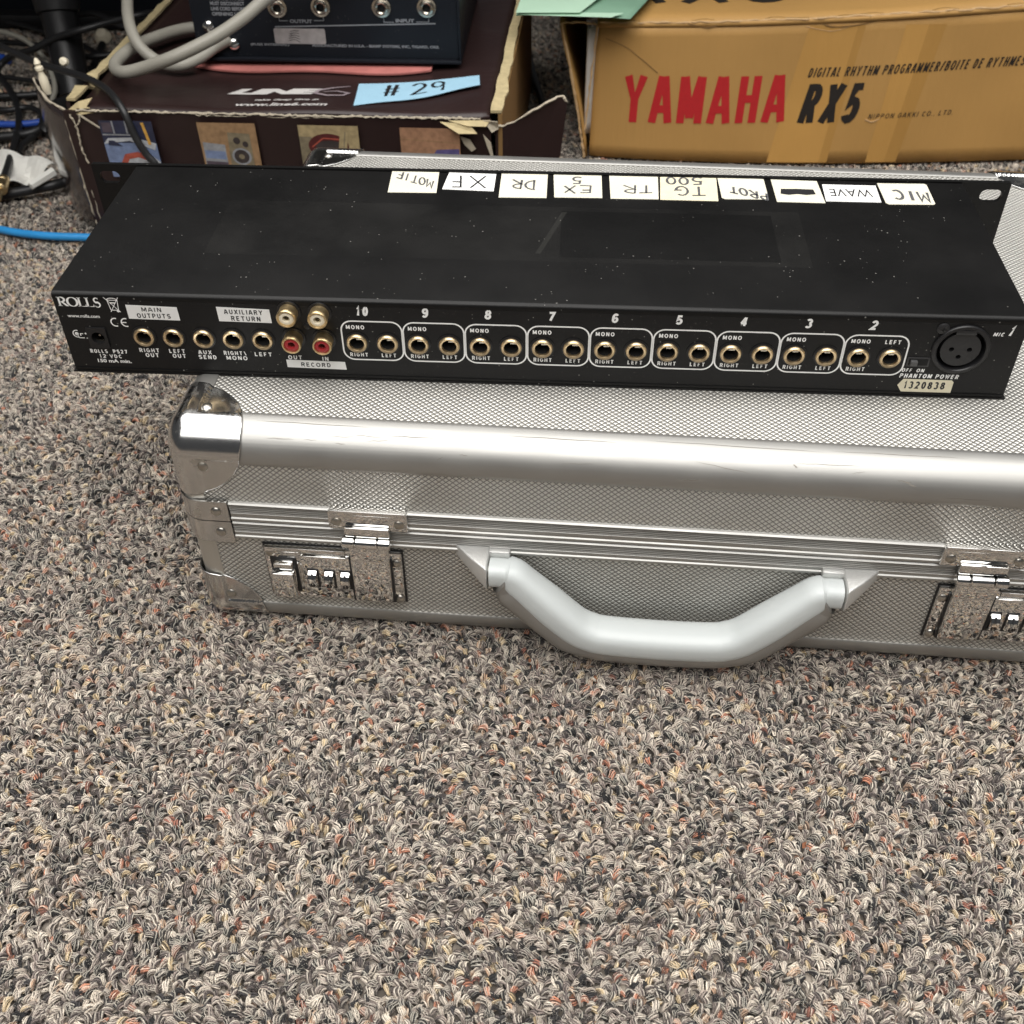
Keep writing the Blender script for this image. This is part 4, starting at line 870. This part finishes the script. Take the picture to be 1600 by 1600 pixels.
# torn corners
def shard(pts, name='torn_paper', mat='paperwhite', th=0.0007):
    mb = MB(); mb.add(pts, [tuple(range(len(pts)))]); o_ = loc_build(mb, name, mat, bb, BB); o_.modifiers.new('t', 'SOLIDIFY').thickness = th; return o_
shard([(-139, 345, 96), (-127, 347, 104), (-118, 352, 105), (-121, 345, 101), (-110, 343, 99), (-124, 341, 97)], mat='card')
frayed([(-133, 341, 97), (-130, 340.5, 86), (-131, 340.6, 74), (-129, 340.6, 60)], 0.7, seg=7)
frayed([(-131, 340.6, 88), (-127, 340.6, 92), (-125, 340.4, 97)], 0.6, seg=5)
shard([(-127, 341, 97), (-125.4, 341, 97.3), (-112, 340, 88), (-112.8, 340, 87.4)])
shard([(142, 340, 98), (156, 337, 95.5), (169, 338, 95), (172, 342, 98)], mat='card'); shard([(136, 339, 97.5), (150, 332, 92), (163, 336, 90.5), (157, 339, 96)], mat='card')
shard([(167, 341, 98), (177, 339, 98), (178, 342, 92), (173, 339, 90)])
shard([(166.5, 340.6, 88), (169, 340.4, 80), (172, 340.4, 71), (174, 340.4, 70), (172, 340.5, 82)]); shard([(150, 340.6, 86), (157, 340.4, 84), (161, 340.4, 77), (158, 340.5, 75), (153, 340.5, 80)])
# right hand flap folded outward
fl2 = MB().prism([(175, 346, 20), (175, 345, 92), (186, 345, 94), (205, 347, 105), (221, 350, 112), (226, 351, 108), (222, 350, 70), (208, 348, 30)], (0, 2, 0))
loc_build(fl2, 'side_flap', 'brown', bb, BB)
frayed([(175, 345, 92.4), (186, 345, 94.5), (205, 346.5, 105.5), (221, 350, 112.5), (226, 351, 108.5)], 0.9, seg=6)
# print on the top flap
tp_h = lambda x, y: 100-6*math.sin(PI*min(1, max(0, (x+128)/299)))*math.sin(PI*min(1, (y-343)/300*1.4))+0.8*math.sin((x+128)/299*13+(y-343)/300*4)
plt = lambda x, y, h=0: Vector((x, y, tp_h(x, y)+0.5+h))
def bprint(pl, body, x0, x1, y0, y1, bold, shear, mat, par, name='printed_lettering', base=BB, h=0.0, rot=0, sub=False):
    n_ = MB(); text_into(n_, pl, body, x0, y0, x1, y1, bold, shear, h, rot); return loc_build(n_, name, mat, par, base)
bprint(plt, 'LINE', -28, 44, 382, 394, 0.075, 0.35, 'whiteprint', bb, 'printed_logo')
n_ = MB(); ribbon(n_, plt, [(62, 400), (50, 396), (40, 390), (38, 384), (48, 379), (60, 380), (63, 385), (54, 389), (44, 387)], [1.0, 2, 3, 3, 2.4, 2.2, 2.2, 1.6, 1], 0.3); loc_build(n_, 'printed_logo', 'greyprint', bb, BB)
bprint(plt, 'www.line6.com', -16, 52, 357, 363.5, 0.035, 0.2, 'whiteprint', bb)
bprint(plt, 'take deep dive in', -4, 44, 367.5, 372, 0.03, 0.3, 'whiteprint', bb)
# printed photographs along the front face (flat print)
plf = lambda x, z, h=0: Vector((x, 345.6-z/98.5*4-3.3-h, z))
P = {k: flat('photo_'+k, c) for k, c in dict(navy=(0.03, 0.035, 0.07), blue=(0.20, 0.26, 0.42), pale=(0.50, 0.52, 0.55), red=(0.42, 0.09, 0.06), orange=(0.75, 0.38, 0.08), tan=(0.34, 0.21, 0.11), cone=(0.05, 0.04, 0.04), khaki=(0.24, 0.20, 0.13), wood=(0.40, 0.22, 0.13), cream=(0.42, 0.33, 0.18), maroon=(0.10, 0.02, 0.02), yellow=(0.62, 0.42, 0.08), slate=(0.09, 0.07, 0.09), grey=(0.3, 0.31, 0.33), purple=(0.12, 0.10, 0.25)).items()}
def photo(x0, x1, z0, z1, bg, items):
    b_ = MB(); poly_into(b_, plf, [(x0, z0), (x1, z0), (x1, z1), (x0, z1)], 0.3); ph_ = loc_build(b_, 'printed_photo', P[bg], bb, BB)
    for i, (c, kind, a) in enumerate(items):
        q = MB()
        if kind == 'p': poly_into(q, plf, [(x0+u*(x1-x0), z0+v*(z1-z0)) for u, v in a], 0.36+0.05*i)
        if kind == 'e': poly_into(q, plf, [(x0+(a[0]+a[2]*math.cos(t*PI/12))*(x1-x0), z0+(a[1]+a[3]*math.sin(t*PI/12))*(z1-z0)) for t in range(24)], 0.36+0.05*i)
        if kind == 'r': ribbon(q, plf, [(x0+u*(x1-x0), z0+v*(z1-z0)) for u, v in a[0]], a[1], 0.36+0.05*i)
        loc_build(q, 'photo_detail', P[c], ph_, BB)
zb = 50
photo(-112, -73, zb, 94, 'blue', [('navy', 'p', [(0, .62), (1, .62), (1, 1), (0, 1)]), ('slate', 'p', [(.04, .8), (.22, .8), (.22, .97), (.04, .97)]), ('grey', 'r', [[(.02, .76), (.55, .76)], 1.0]), ('grey', 'r', [[(.25, .78), (.25, 1)], 1.2]), ('grey', 'r', [[(.5, .78), (.5, 1)], 1.2]),
    ('pale', 'p', [(0, .6), (.5, .66), (.95, .5), (1, .62), (.6, .72), (.1, .7)]), ('navy', 'p', [(.08, .58), (.35, .56), (.2, .66), (.1, .66)]), ('pale', 'p', [(.3, .35), (.8, .45), (1, .3), (1, .1), (.5, .2), (.2, .22)]), ('orange', 'r', [[(.82, .98), (.85, .8), (.88, .6)], 2.2]),
    ('slate', 'p', [(.1, .0), (1, .0), (1, .14), (.3, .16)]), ('red', 'r', [[(.85, .34), (.6, .42), (.38, .38), (.30, .26), (.42, .14), (.62, .10), (.8, .12)], 4.2])])
photo(-40, 2.5, zb, 94, 'tan', [('grey', 'p', [(.02, .0), (.42, .0), (.42, .62), (.04, .66)]), ('blue', 'p', [(.05, .38), (.4, .36), (.4, .5), (.05, .52)]), ('slate', 'p', [(.04, .26), (.42, .24), (.42, .31), (.04, .33)]), ('slate', 'p', [(.04, .12), (.42, .10), (.42, .16), (.04, .18)]), ('khaki', 'p', [(.47, .22), (.88, .22), (.88, .82), (.50, .84)]),
    ('grey', 'e', (.68, .42, .17, .15)), ('cone', 'e', (.68, .42, .13, .12)), ('khaki', 'e', (.68, .42, .05, .045)), ('cone', 'e', (.64, .70, .06, .06)), ('cone', 'e', (.78, .64, .05, .05)), ('yellow', 'p', [(.38, .14), (1, .18), (1, .28), (.9, .2), (.42, .22)]), ('maroon', 'p', [(.34, 0), (1, 0), (.95, .14), (.4, .16)])])
photo(33.5, 77, zb, 93.5, 'cream', [('khaki', 'p', [(0, 0), (.5, 0), (.4, .4), (.2, .8), (0, .8)]), ('cone', 'p', [(.1, 0), (.95, 0), (.95, .25), (.5, .5), (.2, .4)]), ('maroon', 'e', (.48, .64, .34, .22)), ('cone', 'e', (.5, .64, .24, .1)), ('red', 'r', [[(.2, .62), (.4, .78), (.7, .76)], 1.0]), ('red', 'r', [[(.25, .52), (.5, .5), (.75, .56)], .8]), ('cream', 'p', [(.6, .3), (.74, .3), (.84, .95), (.7, .95)]), ('khaki', 'r', [[(.7, .4), (.78, .9)], .8])])
photo(107, 150, zb, 93, 'wood', [('tan', 'r', [[(.0, .8), (1, .74)], .6]), ('yellow', 'p', [(.35, .38), (.8, .42), (.8, .56), (.38, .52)]), ('purple', 'p', [(.55, .54), (.98, .52), (.98, .64), (.6, .62)]), ('blue', 'p', [(.8, .36), (1, .38), (1, .5), (.8, .5)]), ('maroon', 'p', [(0, 0), (1, 0), (1, .3), (0, .2)])])

# blue note on the box
nt_h = lambda x, y: tp_h(x, y)+1.0
def note_fn(u, v):
    a = at(552, 163, 101).lerp(at(750, 138, 101), u); b = at(560, 122, 101).lerp(at(749, 117, 101), u); a.y += 1.4*math.sin(u*9); p = a.lerp(b, v)
    return Vector((p.x, p.y, tp_h(p.x, p.y)+0.9+(2.6*u*(1-v))))
no = sheet(note_fn, 16, 6).build('paper_note', 'bluenote'); no.modifiers.new('t', 'SOLIDIFY').thickness = 0.0003
tag(no, 'torn pale blue paper note reading #29 on the dark brown box', 'note')
p0 = note_fn(0, 0)
def npl(x, y, h=0):
    q = note_fn(x, y); return q+Vector((0, 0, 0.35+h))
n_ = MB(); hand_into(n_, lambda x, y, h=0: npl(x, y), '#', 0.20, 0.28, 0.36, 0.85, 0.024); 
hand_into(n_, lambda x, y, h=0: npl(x, y), '29', 0.43, 0.22, 0.74, 0.85, 0.022); n_.build('handwriting', 'ink', no)

# ================================================================ BLACK DEVICE ON THE BOX
dv = thing('audio_device', 'black rack audio device standing on the dark brown box', 'audio device', (40, 437, 102))
DB = (40, 437, 102)
tl = lambda x: 1.5+(x+60)/200*2.5-2
d_ = MB().box(-63, 438, 102, 143, 590, 168); loc_build(d_, 'chassis', 'black_dev', dv, DB, bevel=1.0)
pld = lambda x, z, h=0: Vector((x, 436.6-h, z))
loc_build(holed_plate(pld, rrect(-62, 104.5, 140.5, 170, 1, 2), [circ(5, 141.3, 3.4), circ(38, 142.2, 3.4), circ(84, 142.4, 3.4), circ(118, 142.8, 3.4)], 1.4), 'rear_panel', 'black_dev', dv, DB)
loc_build(MB().box(-62, 432, 102.2, 143, 437, 104.4), 'bottom_flange', 'black_dev', dv, DB, bevel=0.4)
loc_build(MB().box(141.0, 433.5, 104.4, 143, 437.5, 169), 'side_flange', 'black_dev', dv, DB, bevel=0.4)
for x, z in ((5, 141.3), (38, 142.2), (84, 142.4), (118, 142.8)):
    j = loc_build(MB().lathe([(3.0, -2), (3.0, 2.4), (3.9, 3.0), (5.2, 2.4), (5.6, 1.6), (7.2, 1.4), (7.4, 0.3), (7.4, 0)], (x, 436.4, z), (0, -1, 0), 26), 'jack_socket', 'nickel', dv, DB, smooth=True)
    loc_build(MB().lathe([(3.1, 1), (3.0, -8), (0.01, -8)], (x, 436.4, z), (0, -1, 0), 18), 'barrel', 'pit', j, DB)
M['greytext'] = plain('worn_grey_print', (0.30, 0.31, 0.33), 0.5)
def dprint(body, x0, x1, z0, z1, **k): return bprint(pld, body, x0, x1, z0, z1, 0.03, 0, 'greytext', dv, base=DB, h=0.1)
dprint('OUTPUT', 13, 30, 130.0, 132.6); dprint('INPUT', 94, 108, 131.4, 134.0)
dprint('MANUFACTURED IN U.S.A. - BIAMP SYSTEMS, INC, TIGARD, ORE.', 28, 126, 112.2, 114.6); dprint('(FUSE INTERNAL)', -20, 10, 112.4, 114.6)
for i, t_ in enumerate(('ALL SERVICE', 'MUST DISCONNECT', 'LINE CORD BEFORE', 'OPENING UNIT')): dprint(t_, -46, -20, 146-3.8*i, 148.6-3.8*i)
n_ = MB()
for xa, xb, c1, c2 in ((5, 39, 13, 30), (85, 119, 94, 108)):
    ribbon(n_, pld, [(xa, 134), (xa, 131.5), (c1-1.5, 131.5)], 0.5, 0.1); ribbon(n_, pld, [(c2+1.5, 132), (xb, 132), (xb, 134.5)], 0.5, 0.1)
ribbon(n_, pld, [(1, 127), (124, 131)], 0.9, 0.1); loc_build(n_, 'printed_line', 'greytext', dv, DB)
s_ = MB(); s_.prism([pld(x, z, 0.05) for x, z in rrect(-0.5, 114.6, 39, 126, 1.5, 3)], (0, -0.3, 0)); so_ = loc_build(s_, 'sticker', 'holo', dv, DB)
n_ = MB()
for k in range(5): ribbon(n_, pld, [(10+k*0.5, 117+k*1.7), (15, 118+k*1.6), (19, 116+k*2.1)], 0.45, 0.45)
loc_build(n_, 'sticker_print', 'blackprint', so_, DB)
for x, z in ((-50, 127), (-33, 114)):
    loc_build(MB().lathe([(0.01, 4), (3, 3.6), (4.4, 2.2), (4.6, 0)], (x, 436.4, z), (0, -1, 0), 14), 'terminal_screw', 'chrome', dv, DB, smooth=True)
# pink foam under the device
pk = []
for i in range(41):
    u = i/40; x = -66+u*186; pk.append((x, 431.5-5.5*math.sin(u*PI*0.95)-2.5*math.sin(u*PI*3)-2*u))
pm = MB().prism([Vector((x, y, tp_h(x, y)+1.0)) for x, y in pk]+[Vector((120, 560, 96)), Vector((-72, 560, 98))], (0, 0, 2.0)); 
tag(pm.build('foam_sheet', 'pink', None, bevel=0.4), 'thin pink foam sheet with a wavy edge under the black device', 'foam sheet')

# ================================================================ KRAFT BOX
yb = thing('cardboard_box', 'tan kraft cardboard box with big red lettering and an open end flap', 'box', (244, 500, 0)); YB = (244, 500, 0)
yaw = 0.028
def yp(x, z, h=0):              # front face: x along it from its left edge, z up, slight bow
    top = 110+x*0.047
    bow = 13*math.sin(min(1, max(0, x/400))**0.8*PI)
    return Vector((244+x*math.cos(yaw)+2.5*z/110, 500+x*math.sin(yaw)-bow+z*0.05-h+0.9*math.sin(x*0.045)*math.sin(z*0.03), z))
m_ = sheet(lambda u, v: yp(u*410, v*(110+u*410*0.047)+(1.0*math.sin(u*40)+0.6*math.sin(u*97))*(v > 0.99)), 80, 10)
yf = loc_build(m_, 'front_panel', 'kraft', yb, YB, smooth=True); thicken(yf, 4, (0, -1, 0))
yt_h = lambda x: 110+x*0.047
def yt(x, y, h=0): return Vector((246.5+x+y*0.0, 505+y+x*math.sin(yaw)-13*math.sin(min(1, max(0, x/400))**0.8*PI)*max(0, 1-y/200), yt_h(x)+1.2*math.sin(x*0.02+y*0.02)*min(1, y/20)+h))
m_ = sheet(lambda u, v: yt(u*410, v*330), 60, 16); o_ = loc_build(m_, 'top_flap', 'kraft', yb, YB, smooth=True); thicken(o_, 4, (0, 0, 1))
frayed([yp(x, yt_h(x)+0.3, 0.3) for x in (2, 60, 120, 180, 240, 300, 360, 408)], 0.75, 'crushed_edge', 'kraft_edge', 14, yb, YB, 0.5)
def crease(pts, wd=0.5, mat='kraft_in'):
    n_ = MB(); q = [yp(x, z, 0.2) for x, z in pts]; n_.tube(catmull(q, 4), [wd*rn.uniform(.5, 1.1) for _ in range((len(q)-1)*4+1)], 4); loc_build(n_, 'crease', mat, yb, YB)
crease([(8, 98), (25, 92), (34, 86), (40, 82), (52, 73)], 0.45); crease([(70, 113), (85, 110), (95, 111.5)], 0.8); crease([(172, 117), (185, 112), (205, 113), (222, 117)], 0.7); crease([(165, 112), (185, 108.5), (200, 112)], 0.35, 'kraft_edge'); crease([(228, 38), (234, 36), (240, 39)], 0.6, 'kraft_edge')
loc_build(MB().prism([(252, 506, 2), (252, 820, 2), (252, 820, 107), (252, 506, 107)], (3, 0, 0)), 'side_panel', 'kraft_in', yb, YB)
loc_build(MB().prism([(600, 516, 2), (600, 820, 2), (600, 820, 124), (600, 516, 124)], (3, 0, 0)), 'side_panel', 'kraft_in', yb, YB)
# open end flap leaning out to the left
m_ = sheet(lambda u, v: Vector((240-22*v+2*math.sin(v*5), 498+u*240, v*112)), 10, 8)
o_ = loc_build(m_, 'end_flap', 'kraft', yb, YB, smooth=True); o_.modifiers.new('t', 'SOLIDIFY').thickness = 0.0025
frayed([(240, 497, 0), (235.5, 497, 25), (229, 497, 60), (218, 497, 112)], 1.1, 'raw_edge', 'kraft_edge', 9, yb, YB, 0.35)
frayed([(239.5, 498.5, 20), (242.5, 498.5, 60), (246.5, 500, 109)], 0.9, 'raw_edge', 'kraft_edge', 9, yb, YB, 0.4)
frayed([(218, 497, 112), (230, 499, 112), (246, 501, 110)], 0.8, 'raw_edge', 'kraft_edge', 7, yb, YB, 0.4)
m_ = sheet(lambda u, v: Vector((238.5+6.5*u+v*2.5*u, 505+3*u, 18+v*88)), 3, 8); m2 = loc_build(m_, 'foam_insert', 'foam', yb, YB, smooth=True); m2.modifiers.new('t', 'SOLIDIFY').thickness = 0.003
M['kraft_tape'] = kraft('taped_kraft', (0.565, 0.31, 0.083)); M['kraft_dark'] = kraft('rubbed_kraft', (0.48, 0.26, 0.066))
for (xa, xb, xc, xd, mt) in ((152, 196, 168, 206, 'kraft_tape'), (196, 203, 206, 212, 'kraft_dark'), (236, 252, 244, 262, 'kraft_tape'), (252, 262, 262, 276, 'kraft_dark')):
    m_ = sheet(lambda u, v: yp((xa+(xc-xa)*v)*(1-u)+(xb+(xd-xb)*v)*u, 1+v*112, 0.15), 3, 8); loc_build(m_, 'tape_strip', mt, yb, YB, smooth=True)
def yprint(body, x0, x1, z0, z1, bold, shear, mat, slope=0.0, pl=yp, name='printed_lettering'):
    n_ = MB(); sans_into(n_, lambda x, z, h=0: pl(x, z+(x-x0)*slope, h), body, x0, z0, x1, z1, (z1-z0)*(0.167 if body[0] == 'Y' and z1-z0 > 20 else 0.185 if z1-z0 > 20 else 0.15), shear, 0.35, 0.14 if z1-z0 > 20 else 0.22); return loc_build(n_, name, mat, yb, YB)
yprint('YAMAHA', 25, 161, 31, 69.5, 0.05, 0.0, 'redprint', 0.035)
yprint('RX5', 173, 223, 34.5, 66, 0.05, 0.16, 'blackprint', 0.03)
yprint('DIGITAL RHYTHM PROGRAMMER/BOITE DE RYTHMES DIGITALE', 174, 382, 72, 79.5, 0.02, 0.2, 'blackprint', 0.045)
yprint('NIPPON GAKKI CO., LTD.', 230, 301, 38.5, 42.5, 0.02, 0.2, 'blackprint', 0.03)
yprint('RX5', 20, 165, 41, 90, 0.06, 0.2, 'blackprint', pl=yt)
# mint green paper lying on the kraft box
def gr(u, v):
    a = at(806, 24, 124).lerp(at(985, 27, 124), u); b = at(860, -130, 124).lerp(at(1120, -120, 124), u); p = a.lerp(b, v); return p+Vector((0, 0, 1.5*math.sin(u*4)))
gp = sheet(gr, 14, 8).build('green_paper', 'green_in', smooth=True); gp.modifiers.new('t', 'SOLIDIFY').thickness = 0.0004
def gr2(u, v):
    a = at(806, 23, 126).lerp(at(906, 23, 126), u); b = at(856, -125, 126).lerp(at(1100, -110, 126), u); c_ = a.lerp(b, v); return c_+Vector((0, 0, 6*math.sin(PI*v)*u*0.6+1.5))
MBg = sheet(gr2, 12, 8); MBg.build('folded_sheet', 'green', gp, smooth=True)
def gr3(u, v):
    a = at(806, 24.5, 125).lerp(at(955, 29, 125), u); b = at(830, 20, 125).lerp(at(975, 22, 125), u); return a.lerp(b, v)+Vector((0, 0, 0.8))
sheet(gr3, 10, 2).build('sheet_edge', 'green', gp)
tag(gp, 'folded mint green paper sheet lying on the tan kraft box', 'paper')

# ================================================================ CABLES AND CLUTTER, LEFT REAR
def cable(pts, r, mat, label, cat='cable', group=None, k=10, n=12):
    o_ = MB().tube(catmull(pts, k), r, n).build('cable', mat, smooth=True); return tag(o_, label, cat, group)
G = 'black cables behind the boxes'
cable([at(-40, 60, 100), at(0, 72, 100), at(55, 97, 101), at(105, 112, 103), at(140, 124, 106), at(170, 143, 108), Vector(aty(192, 172, 341)), Vector(aty(212, 215, 336)), Vector(aty(228, 240, 335)), Vector(aty(246, 262, 334)), Vector(aty(262, 300, 333))], 2.7, 'cable_black', 'thin black cable draped over the front of the dark brown box', group='black cables behind the boxes')
cable([at(330, 22, 25), at(280, 22, 30), at(240, 20, 60), at(190, 30, 62), at(130, 46, 60), at(85, 60, 50), at(50, 78, 38), at(22, 86, 24), at(4, 98, 15), at(-4, 112, 10), at(4, 125, 6), at(18, 145, 5), at(28, 170, 4), at(29, 200, 5), at(20, 235, 10), at(10, 268, 14), at(4, 285, 14)], 3.2, 'cable_black', 'black cable looping behind the boxes down to the gold plug at left', group='black cables behind the boxes')
cable([at(-20, 66, 10), at(20, 67, 10), at(60, 71, 12), at(115, 88, 20), at(180, 85, 22), at(245, 78, 14), at(300, 74, 8)], 3.0, 'cable_black', 'straight black cable lying across the dark floor behind the brown box', group='black cables behind the boxes')
cable([at(160, 70, 6), at(148, 100, 7), at(136, 128, 8), at(112, 155, 9), at(88, 184, 9), at(55, 205, 7), at(20, 212, 5), at(-30, 216, 4)], 4.0, 'cable_black', 'thick black cable curving left from behind the brown box flap', group='black cables behind the boxes')
cable([at(-30, 151, 3), at(20, 150, 3), at(62, 147, 3), at(110, 143, 3), at(180, 138, 3)], 3.2, 'cable_black', 'flat black cable on the carpet left of the brown box corner', group='black cables behind the boxes')
cable([at(-40, 310, 4), at(0, 305, 4), at(40, 298, 6), at(80, 290, 8), at(110, 284, 6), at(150, 283, 4), at(210, 290, 3)], 4.0, 'cable_black', 'thick black cable running from the gold plug under the brown box', group='black cables behind the boxes')
cable([at(-60, 352, 2), at(-10, 357, 2), at(30, 364, 2.5), at(80, 369, 3), at(140, 371, 3), at(200, 372, 3), at(260, 374, 3)], 3.1, 'cable_blue', 'bright blue cable on the carpet left of the mixer', group='blue cables on the carpet')
cable([at(-40, 193, 3), at(0, 194, 3), at(30, 194, 3), at(55, 192, 3), at(80, 188, 2)], 3.0, 'cable_navy', 'dark blue cable end beside the thick black cable', group='blue cables on the carpet')
cable([at(-30, 85, 4), at(0, 90, 4), at(14, 94, 3)], 4.0, 'cable_navy', 'short dark blue cable at the left edge', group='blue cables on the carpet')
def pth(l): return [at(*p) for p in l]
cable(pth([(560, -60, 175), (480, -30, 168), (420, -4, 156), (380, 28, 146), (340, 55, 138), (300, 76, 132), (262, 93, 126), (222, 107, 118), (195, 113, 114), (182, 109, 112), (180, 100, 112), (190, 88, 112), (212, 72, 112), (245, 58, 110), (285, 46, 108), (330, 40, 108)]), 4.6, 'cable_grey', 'thick grey cable bent back on itself in front of the black device', group='thick grey cable loops')
cable(pth([(215, -60, 150), (202, -20, 140), (199, 10, 134), (203, 40, 128), (214, 66, 120), (232, 86, 112), (258, 100, 106), (285, 101, 106), (312, 90, 108), (335, 74, 112), (360, 60, 118)]), 4.4, 'cable_grey', 'thick grey cable hanging in a deep loop left of the black device', group='thick grey cable loops')
cable(pth([(-30, 30, 6), (20, 36, 6), (70, 50, 8), (120, 66, 10), (165, 92, 8), (190, 108, 6), (215, 118, 5)]), 2.6, 'cable_black', 'black cable running low across the carpet under the pale cap', group=G)
cable(pth([(-30, 118, 5), (20, 122, 5), (70, 128, 6), (110, 122, 8), (140, 108, 8), (175, 112, 6), (210, 100, 5), (260, 92, 4)]), 2.4, 'cable_black', 'thin wavy black cable between the blue cables and the box corner', group=G)
cable(pth([(-30, 168, 3), (10, 172, 4), (45, 168, 5), (66, 180, 5), (60, 205, 4), (36, 226, 4), (30, 240, 5)]), 2.8, 'cable_black', 'short black cable bending down to the crumpled white paper', group=G)
cable(pth([(-20, 44, 30), (30, 58, 30), (60, 80, 26), (78, 108, 20), (86, 138, 12), (80, 160, 7)]), 2.4, 'cable_grey', 'thin grey cable dropping to the carpet at the far left', group=None)
cable(pth([(60, -10, 40), (110, 20, 44), (150, 22, 46), (200, 44, 40), (240, 40, 34), (280, 30, 26)]), 3.0, 'cable_black', 'black cable sagging behind the stand leg', group=G)
cable(pth([(798, -10, 4), (818, 60, 4), (835, 120, 5), (850, 170, 4), (862, 215, 4), (856, 260, 3)]), 3.2, 'cable_black', 'black cable lying in the gap between the two boxes', group=G)
# gold plug
pa, pb = at(6, 280, 14), at(-4, 308, 12); ax_ = (pb-pa).normalized()
pg = MB().lathe([(0.01, 0), (4.6, 0), (5.0, 1), (5.0, 5), (4.6, 5.4), (5.4, 6.4), (5.4, 16), (4.4, 17), (3.2, 17.4), (3.2, 30), (0.01, 31)], pa, ax_, 20).build('cable_plug', 'gold_dull', smooth=True); tag(pg, 'gold cable plug lying beside the crumpled white paper', 'plug')
# bright plug tip standing on the flap edge
pa = Vector((-163, 379, 100)); pg = MB().lathe([(0.01, 0), (2.4, 0), (3.3, 4), (3.3, 12), (2.0, 15), (2.0, 17), (3.0, 18), (3.0, 20), (1.8, 21), (2.6, 23), (1.2, 26), (0.01, 27)], pa-Vector((0, 0, 4)), (-0.08, 0, 1), 18).build('jack_plug_tip', 'ivory', smooth=True); tag(pg, 'pale metal plug tip sticking up behind the brown box flap', 'plug')
# crumpled paper
cr = random.Random(9)
q0, q1, q2, q3 = at(-30, 236, 8), at(88, 262, 10), at(52, 294, 4), at(-30, 300, 4)
def crum(u, v):
    p = q3.lerp(q2, u).lerp(q0.lerp(q1, u), v); return p+Vector((0, 0, 5*abs(math.sin(u*7+v*2))+3*math.sin(v*6+u*3)))
cp = sheet(crum, 12, 8).build('crumpled_paper', 'paper'); cp.modifiers.new('t', 'SOLIDIFY').thickness = 0.0003; tag(cp, 'crumpled white paper scrap on the carpet at left', 'paper')
fl_ = MB().tube([at(48, 291, 14), at(84, 268, 18)], [3.0, 4.0], 6).build('paper_fold', 'paper', cp)
# upright stand tube with rubber foot, and the dark cabinet behind
st_ = thing('stand_leg', 'dark stand leg with beige upper tube behind the cables', 'stand', tuple(at(118, 150, 0)))
sb = at(118, 150, 0)
tp1 = Vector((0, 0, 0)); 
MB().tube([(0, 0, 0), (-6, 20, 30), (-10, 34, 66)], [15, 16, 17], 16).build('lower_leg', 'blackplastic', st_, smooth=True)
MB().tube([(-10, 34, 66), (-13, 46, 92), (-15, 52, 112)], [20, 24, 25], 18).build('rubber_sleeve', 'cable_black', st_, smooth=True)
MB().tube([(-15, 52, 110), (-22, 78, 170), (-30, 100, 240)], [23, 23, 23], 18).build('upper_tube', 'beige', st_, smooth=True)
tag(MB().tube([at(70, 210, 3), at(84, 190, 10), at(92, 168, 14), at(130, 150, 10)], [7.5, 8.5, 8, 6], 14).build('cable_sleeve', 'cable_black', smooth=True), 'ribbed black cable sleeve beside the brown box flap', 'cable sleeve')
MBx = MB()
kb = at(70, 34, 0)
cb = thing('equipment_cabinet', 'black equipment cabinet in the dark at the far left', 'cabinet', (-340, 800, 0))
MB().box(-330, 0, 2, 360, 200, 260).build('cabinet_body', 'black_dev', cb, bevel=3)
MB().box(-335, -18, 0, 365, 210, 14).build('cabinet_base', 'blackplastic', cb, bevel=2)
tag(MB().lathe([(0.01, 9), (5, 8), (8.5, 3), (9, 0)], at(161, 58, 2), (0.1, -0.6, 0.8), 14).build('plastic_cap', 'ivory', smooth=True), 'small pale plastic cap among the dark cables', 'cap')
tag(MB().lathe([(0.01, 4), (3, 3), (3.4, 0)], at(101, 97, 104), (0, -0.8, 0.6), 12).build('cable_clip', 'ivory', smooth=True), 'tiny pale clip on the thin black cable', 'clip')

# unseen table added above the frame to darken the rear left clutter
dk = thing('shade_table', 'unseen dark table added to shade the cables and boxes at the rear', 'shade_table', (-400, 900, 0))
MB().prism([(-900, -640, 520), (300, -640, 520), (300, -460, 520), (1150, -400, 520), (1150, 500, 520), (-900, 500, 520)], (0, 0, 28)).build('shade_table_top', 'blackplastic', dk, bevel=2)
for x_ in (-880, 1100):
    MB().box(x_, 430, 0, x_+40, 470, 520).build('leg', 'blackplastic', dk, bevel=2)
